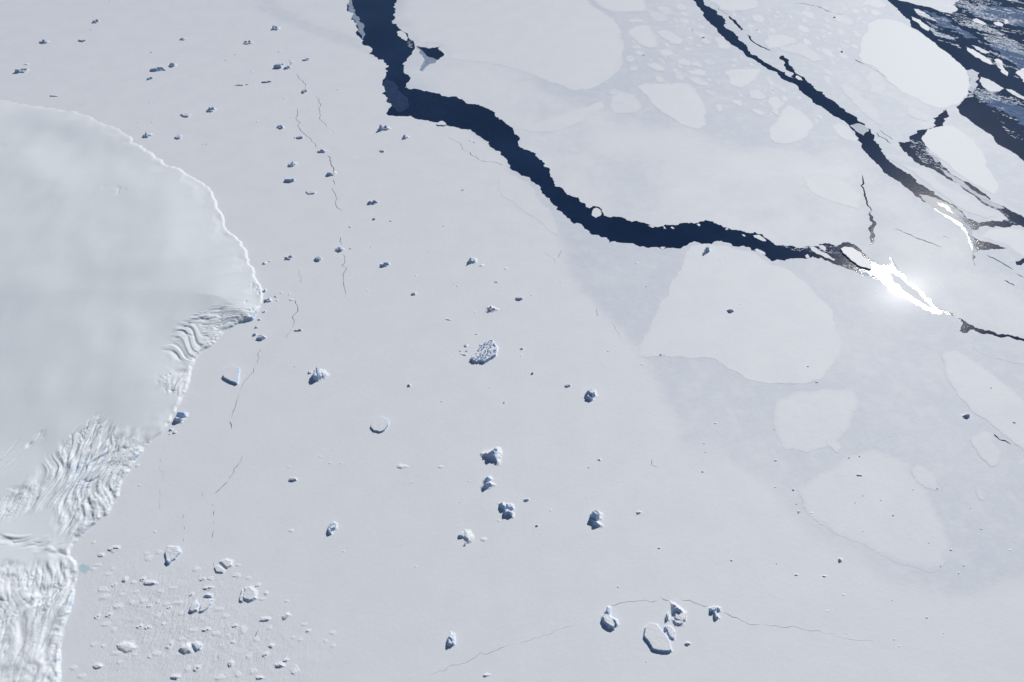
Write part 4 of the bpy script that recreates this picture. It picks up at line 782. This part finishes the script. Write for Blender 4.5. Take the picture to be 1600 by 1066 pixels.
# floes and bits afloat in open water
AF = [
 ([(620,50),(628,48),(634,53),(637,59),(636,64),(628,61),(621,55)],'small white floe wedged in a notch of the dark lead near the top',1.1),
 ([(925,333),(927,327),(932,325),(938,328),(940,333),(937,338),(931,341),(926,338)],'round white floe in a notch on the upper bank of the dark lead',1.4),
 ([(683,194),(688,191),(693,191),(698,196),(694,197.5),(684,197)],'little white tabular block on the lower bank of the dark lead',9),
 ([(1031,387),(1035,385.5),(1041,386.5),(1038,389),(1034,389.5)],'thin white floe hugging the lower bank of the dark lead',.5),
 ([(1089,350),(1092,349.5),(1094.5,352),(1092,354)],'small white floe afloat nearest the middle of the upper bank',.5),
 ([(1133,358),(1136,356),(1139,358),(1135,360)],'single small floe right of the middle of the upper bank',.5),
 ([(1159,366),(1163,367),(1165,370),(1161,369)],'small floe afloat where the dark lead starts to narrow',.5),
 ([(1177,368),(1186,367),(1192,371),(1197,377),(1192,377),(1183,373)],'arrow-shaped floe against the upper bank where the lead narrows',.8),
 ([(1178,391),(1184,389),(1192,393),(1196,399),(1188,396)],'long floe against the lower bank where the lead narrows',.8),
 ([(1258,400),(1262,397),(1265,402),(1261,404)],'small floe by the lower bank in the narrow dark lead',.5),
 ([(1264,386),(1272,386),(1283,393),(1296,400),(1305,405),(1303,408),(1288,402),(1272,394)],'long slanting floe crossing the narrow end of the dark lead',.9),
 ([(1278,384),(1285,383),(1291,388),(1289,392),(1282,389)],'bean-shaped floe above the long slanting one in the lead',.7),
 ([(1313,390),(1320,387),(1329,388),(1345,397),(1358,410),(1362,418),(1359,422),(1348,419),(1336,412),(1323,402)],'thick white floe with a blue shaded side at the sunlit end of the lead',8),
 ([(1387,424),(1397,427),(1412,437),(1428,451),(1444,467),(1459,483),(1448,478),(1428,466),(1408,452),(1394,440)],'tapering floe between two glittering arms of water',.5),
 ([(1013,353),(1020,352),(1026,354),(1021,356)],'small flake at the left of the loose bits along the upper bank',.4),
 ([(1033,351),(1037,353),(1041,358),(1037,357)],'slanted flake in the middle of the loose bits along the upper bank',.4),
 ([(1050,354),(1054,357),(1052,358),(1048,356)],'tiny flake at the right of the loose bits along the upper bank',.4),
 ([(1245,118),(1252,122),(1254,126),(1247,125),(1243,122)],'small floe at the fork of the second lead',.5),
 ([(1532,120),(1545,124),(1558,132),(1569,139),(1562,143),(1548,144),(1537,137),(1530,127)],'teardrop grey floe right of the great rounded white floe',.9),
 ([(1402,0),(1408,-20),(1500,-20),(1499,0),(1492,6),(1495,17),(1486,22),(1468,18),(1450,11),(1430,7)],'large grey floe cut by the top edge in the open water',.7),
 ([(1424,26),(1431,29),(1444,37),(1453,46),(1451,49),(1440,43),(1427,32)],'slender white floe right above the corner of the great rounded floe',.6),
 ([(1428,14),(1436,15),(1452,24),(1466,33),(1460,33),(1445,27),(1431,19)],'pale slender floe nearest below the large grey one',.3),
 ([(1509,73),(1520,77),(1534,86),(1548,94),(1554,101),(1548,101),(1530,91),(1512,80)],'long bright strip of ice in the open water',.6),
 ([(1518,71),(1528,73),(1540,79),(1547,83),(1540,84),(1526,78)],'faint strip just above the long bright strip',.3),
 ([(1554,93),(1560,92),(1568,101),(1575,113),(1573,119),(1563,108)],'curved bright strip right of the long bright strip',.6),
 ([(1572,139),(1580,140),(1592,147),(1610,156),(1608,160),(1590,152)],'thin grey strip at the right edge of the open water',.3),
 ([(1588,112),(1600,106),(1630,120),(1625,135),(1598,128)],'ragged white floe cut by the right edge in the open water',.6),
 ([(1520,30),(1526,29),(1534,33),(1541,37),(1536,39),(1526,36)],'small bright floe in the brash at the upper right',.6),
 ([(1552,36),(1560,34),(1568,38),(1566,42),(1557,40)],'bright angular floe in the middle of the upper right brash',.6),
 ([(1569,31),(1573,30),(1575,36),(1571,38)],'tiny bright floe at the right of the upper right brash',.6),
]
for i, (px, label, rise) in enumerate(AF):
    grey = 'grey' in label or 'faint' in label or 'pale' in label
    floe(px, label, None, .0, rise, .35 if grey else 1.05, .1 if grey else .8, 1.0, 1200+i, group='loose floes afloat in open water', floating=True, amp=.09, mat=M_BERG if rise > 5 else None)

# thin new ice lying on the water, with added films for haze and glint
def skin(px, label, mat, z=.25, seed=1, name='new_ice', amp=.08):
    p = roughen(GP(px), amp, 12, seed); V, F = cdt([p])
    V3, F3, _ = walls(np.c_[V, np.full(len(V), z)], F, -.4)
    c = V.mean(0); o = mesh_obj(name, V3, F3, mat, {'snow': np.zeros(len(V3))}, loc=(c[0], c[1], 0))
    tag(o, label, 'new ice', 'thin new ice in the leads'); return o
skin([(540,-10),(549,-2),(552,14),(556,24),(566,36),(568,48),(567,62),(560,50),(549,28),(543,8)],'pale sliver of thin ice along the upper left bank of the dark lead',M_NILAS,.3,31)
skin([(648,71),(655,75),(664,84),(674,90),(684,94),(682,101),(672,104),(662,112),(653,112),(655,98),(657,88)],'grey thin ice in the small triangular pool near the top',M_NILAS,.3,32)
skin([(1508,110),(1518,108),(1530,114),(1529,124),(1526,136),(1519,146),(1513,140)],'blue-grey thin ice beside the right tip of the great rounded floe',M_NILAS,.3,33)
skin([(597,130),(604,124),(616,128),(624,142),(636,152),(640,168),(625,176),(612,166),(600,150)],'smoky dark thin ice at the sharp bend of the main lead',M_DARKICE,.2,34)
skin([(1328,196),(1340,193),(1352,196),(1358,204),(1350,212),(1342,208)],'streaked thin ice across the second lead',M_NILAS,.3,37)
skin([(1436,303),(1448,305),(1462,309),(1480,317),(1490,322),(1500,330),(1506,338),(1514,352),(1522,376),(1527,392),(1522,412),(1518,396),(1511,372),(1500,358),(1480,344),(1462,332),(1446,318)],'grey ice skin shaped to carry the glint at the end of the second lead',M_GLARE,.25,38,amp=.14)
skin([(1457,324),(1466,330),(1480,337),(1492,344),(1504,353),(1512,364),(1516,376),(1520,392),(1517,386),(1512,373),(1505,363),(1494,354),(1480,345),(1466,335)],'narrow added film drawing the white glint along the bank of the second lead',M_GLINT,.5,46,amp=.16)
skin([(1462,316),(1472,318),(1484,325),(1493,334),(1488,333),(1478,326),(1468,321)],'thin added arc drawing the glint at the far side of the second lead',M_GLINT,.5,47,amp=.16)
skin([(1470,262),(1485,272),(1510,289),(1540,307),(1570,326),(1560,326),(1530,309),(1500,290),(1478,274)],'dull grey thin ice along the third lead',M_NILAS,.3,39)
skin([(1450,258-40),(1458,235),(1470,252),(1462,254),(1448,236)],'mottled thin ice in the elbow of the third lead',M_NILAS,.3,40)
skin([(1496,6),(1530,10),(1570,12),(1650,22),(1650,60),(1600,46),(1560,34),(1520,24)],'painted bluish haze film in the top right corner',M_VEIL,.12,41,amp=.22)
skin([(1536,58),(1575,66),(1650,96),(1650,126),(1604,112),(1566,92)],'painted bluish haze film between the bright strips at the right edge',M_VEIL,.12,42,amp=.22)
skin([(1516,146),(1545,150),(1600,168),(1650,190),(1650,214),(1590,188),(1540,164)],'painted bluish haze film below the teardrop grey floe',M_VEIL,.12,43,amp=.22)
skin([(1443,16),(1470,26),(1500,44),(1530,60),(1510,60),(1476,44)],'painted bluish haze film above the great rounded white floe',M_VEIL,.12,45,amp=.22)
skin([(125,884),(130,881),(133,884),(139,883),(141,890),(136,893),(134,898),(128,895),(124,891)],'turquoise frozen melt pool against the foot of the ice shelf',M_POND,1.75,44,'melt_pool').__setitem__('category','melt pool')

# uncountable brash
def brash(name, label, areas, n, smin, smax, seed, z=.05):
    r = random.Random(seed); g = np.random.default_rng(seed); V, F = [], []
    for poly, share, ang in areas:
        P = np.array(poly, float); PW = GP(poly); lo, hi = P.min(0), P.max(0); N = int(n*share*14)
        u = g.uniform(lo[0], hi[0], N); v = g.uniform(lo[1], hi[1], N); x, y = G(u, v)
        ca, sa = math.cos(math.radians(ang)), math.sin(math.radians(ang)); p, q = x*ca+y*sa, -x*sa+y*ca
        nn = vnoise(p*.0035, q*.013, seed)*.55+vnoise(p*.010, q*.036, seed+2)*.45
        ok = (sdist(x, y, PW) > 0) & (nn > g.uniform(-.12, .5, N)); k = np.nonzero(ok)[0][:int(n*share)]
        for x, y in zip(x[k], y[k]):
            s = r.uniform(smin, smax)*(.5+r.random()**3*1.6); a = math.radians(ang+r.uniform(-25, 25)); q = len(V); m = r.randint(5, 7); h = r.uniform(.3, .9)
            ring = []
            for j in range(m):
                b = 2*math.pi*(j+r.uniform(-.3, .3))/m; e = s*r.uniform(.7, 1.2)
                ex, ey = math.cos(b)*e*1.7, math.sin(b)*e*.7
                ring.append((x+ex*math.cos(a)-ey*math.sin(a), y+ex*math.sin(a)+ey*math.cos(a)))
            V += [(p[0], p[1], -.3) for p in ring] + [(p[0], p[1], h) for p in ring] + [(x, y, h)]
            for j in range(m):
                j2 = (j+1) % m
                F += [(q+j, q+j2, q+m+j2), (q+j, q+m+j2, q+m+j), (q+m+j, q+m+j2, q+2*m)]
    o = mesh_obj(name, V, F, M_BRASH); tag(o, label, 'brash ice', kind='stuff'); return o
brash('brash_ice', 'loose white brash ice drifting over dark open water in the upper right',
      [([(1470,0),(1600,0),(1640,60),(1600,70),(1540,50),(1500,40),(1470,20)],.5,-35),([(1520,50),(1640,70),(1640,150),(1580,120),(1540,90)],.28,-45),([(1448,40),(1490,60),(1500,75),(1470,66)],.08,-40),([(1510,135),(1600,150),(1600,165),(1530,160)],.10,-30),([(1430,20),(1480,30),(1520,60),(1480,60)],.06,-40),([(1540,160),(1640,190),(1640,260),(1590,230)],.05,-38)], 7000, 2, 5.5, 3)
brash('brash_ice', 'white ice crumbs choking the branching leads on the right',
      [([(1415,215),(1445,205),(1462,240),(1500,280),(1560,325),(1590,350),(1560,345),(1500,300),(1440,258)],.42,-40),([(1480,318),(1500,325),(1520,355),(1528,400),(1520,412),(1512,372),(1500,350),(1486,335)],.22,-50),([(1506,150),(1516,140),(1522,150),(1500,165),(1484,170),(1470,176),(1466,170),(1490,166)],.12,-10),([(650,95),(680,96),(675,104),(662,112),(652,112)],.06,30),([(1200,376),(1260,384),(1320,384),(1340,400),(1300,396),(1240,392)],.12,-10),([(634,62),(646,66),(644,76),(638,76)],.04,0),([(1312,412),(1360,428),(1376,437),(1350,431)],.10,-20)], 1500, 1.5, 5, 8)

# pressure ridges
def ridge(px, h, w, label, seed, z=1.1):
    c = roughen(GP(px), .06, 20, seed, closed=False); n = len(c); r = random.Random(seed)
    d = np.gradient(c, axis=0); d /= np.linalg.norm(d, axis=1)[:, None]; nn = np.c_[-d[:, 1], d[:, 0]]
    V, F = [], []
    for i in range(n):
        t = i/(n-1); k = math.sin(math.pi*min(max(t, .03), .97))**.5; ww = w*k*r.uniform(.7, 1.3); hh = h*k*r.uniform(.5, 1.3)
        for s, q in ((-1, -.4), (-.35, hh*.7), (.15, hh), (1, -.4)): V.append((*(c[i]+nn[i]*ww*s), z+q))
    for i in range(n-1):
        for j in range(3): F.append((i*4+j, i*4+j+1, i*4+j+5, i*4+j+4))
    c0 = c.mean(0); V = np.array(V); 
    o = mesh_obj('pressure_ridge', V, F, M_BERG, loc=(c0[0], c0[1], z)); tag(o, label, 'pressure ridge', 'pressure ridges in the drift ice'); return o
ridge([(1398,357),(1412,363),(1430,371),(1448,378),(1470,386)],3.2,7,'thin bright pressure ridge between the two sunlit leads',51)
ridge([(1393,402),(1397,410),(1404,422)],2.5,5,'short bright pressure ridge above the tapering floe in the glare',52)
ridge([(1262,6),(1285,13),(1300,20),(1325,26)],2,7,'faint crumbled ridge near the top edge left of the great rounded floe',54)
ridge([(1340,88),(1347,99),(1362,106),(1382,120),(1400,136)],1.6,5,'crumbled white ridge along the lower left rim of the great rounded floe',55,1.3)

# ------------------------------------------------------------------ labels that single out every small piece
DIRS = ['right of', 'above right of', 'above', 'above left of', 'left of', 'below left of', 'below', 'below right of']
ORD = ['nearest', 'second nearest', 'third nearest', 'fourth nearest', 'fifth nearest', 'sixth nearest', 'seventh nearest', 'eighth nearest', 'ninth nearest', 'tenth nearest', 'eleventh nearest', 'twelfth nearest']
groups = {}
for o, u, v, noun in PENDING:
    best = sorted(LANDMARKS, key=lambda L: math.hypot(L[0]-u, L[1]-v))[0]
    d = math.hypot(best[0]-u, best[1]-v); a = math.atan2(best[1]-v, u-best[0])
    k = int(round(a/(math.pi/4))) % 8
    groups.setdefault((best[2], k, noun), []).append((d, o))
for (ref, k, noun), L in groups.items():
    L.sort(key=lambda t: t[0])
    for i, (d, o) in enumerate(L):
        t = (noun+' '+DIRS[k]+' '+ref) if len(L) == 1 else (noun+', '+ORD[min(i, 11)]+' '+DIRS[k]+' '+ref)
        if len(t.split()) > 16: t = t.replace(noun, noun.split()[-1], 1)
        o['label'] = t

# ------------------------------------------------------------------ air
hz = bpy.data.materials.new('thin_cold_haze'); hz.use_nodes = True; hz.node_tree.nodes.clear()
pv = hz.node_tree.nodes.new('ShaderNodeVolumePrincipled'); ho = hz.node_tree.nodes.new('ShaderNodeOutputMaterial')
pv.inputs['Color'].default_value = (.36, .60, 1.0, 1); pv.inputs['Density'].default_value = 0.75e-5; pv.inputs['Anisotropy'].default_value = .2
hz.node_tree.links.new(pv.outputs[0], ho.inputs['Volume'])
q = 175000; z0, z1 = -3.0, 3050.0
hv = [(x, y, z) for z in (z0, z1) for x, y in ((-q, -q), (q, -q), (q, q), (-q, q))]
o = mesh_obj('haze', hv, [(3, 2, 1, 0), (4, 5, 6, 7), (0, 1, 5, 4), (1, 2, 6, 5), (2, 3, 7, 6), (3, 0, 4, 7)], hz)
tag(o, 'thin bluish haze in the cold air over the ice', 'haze', kind='stuff')
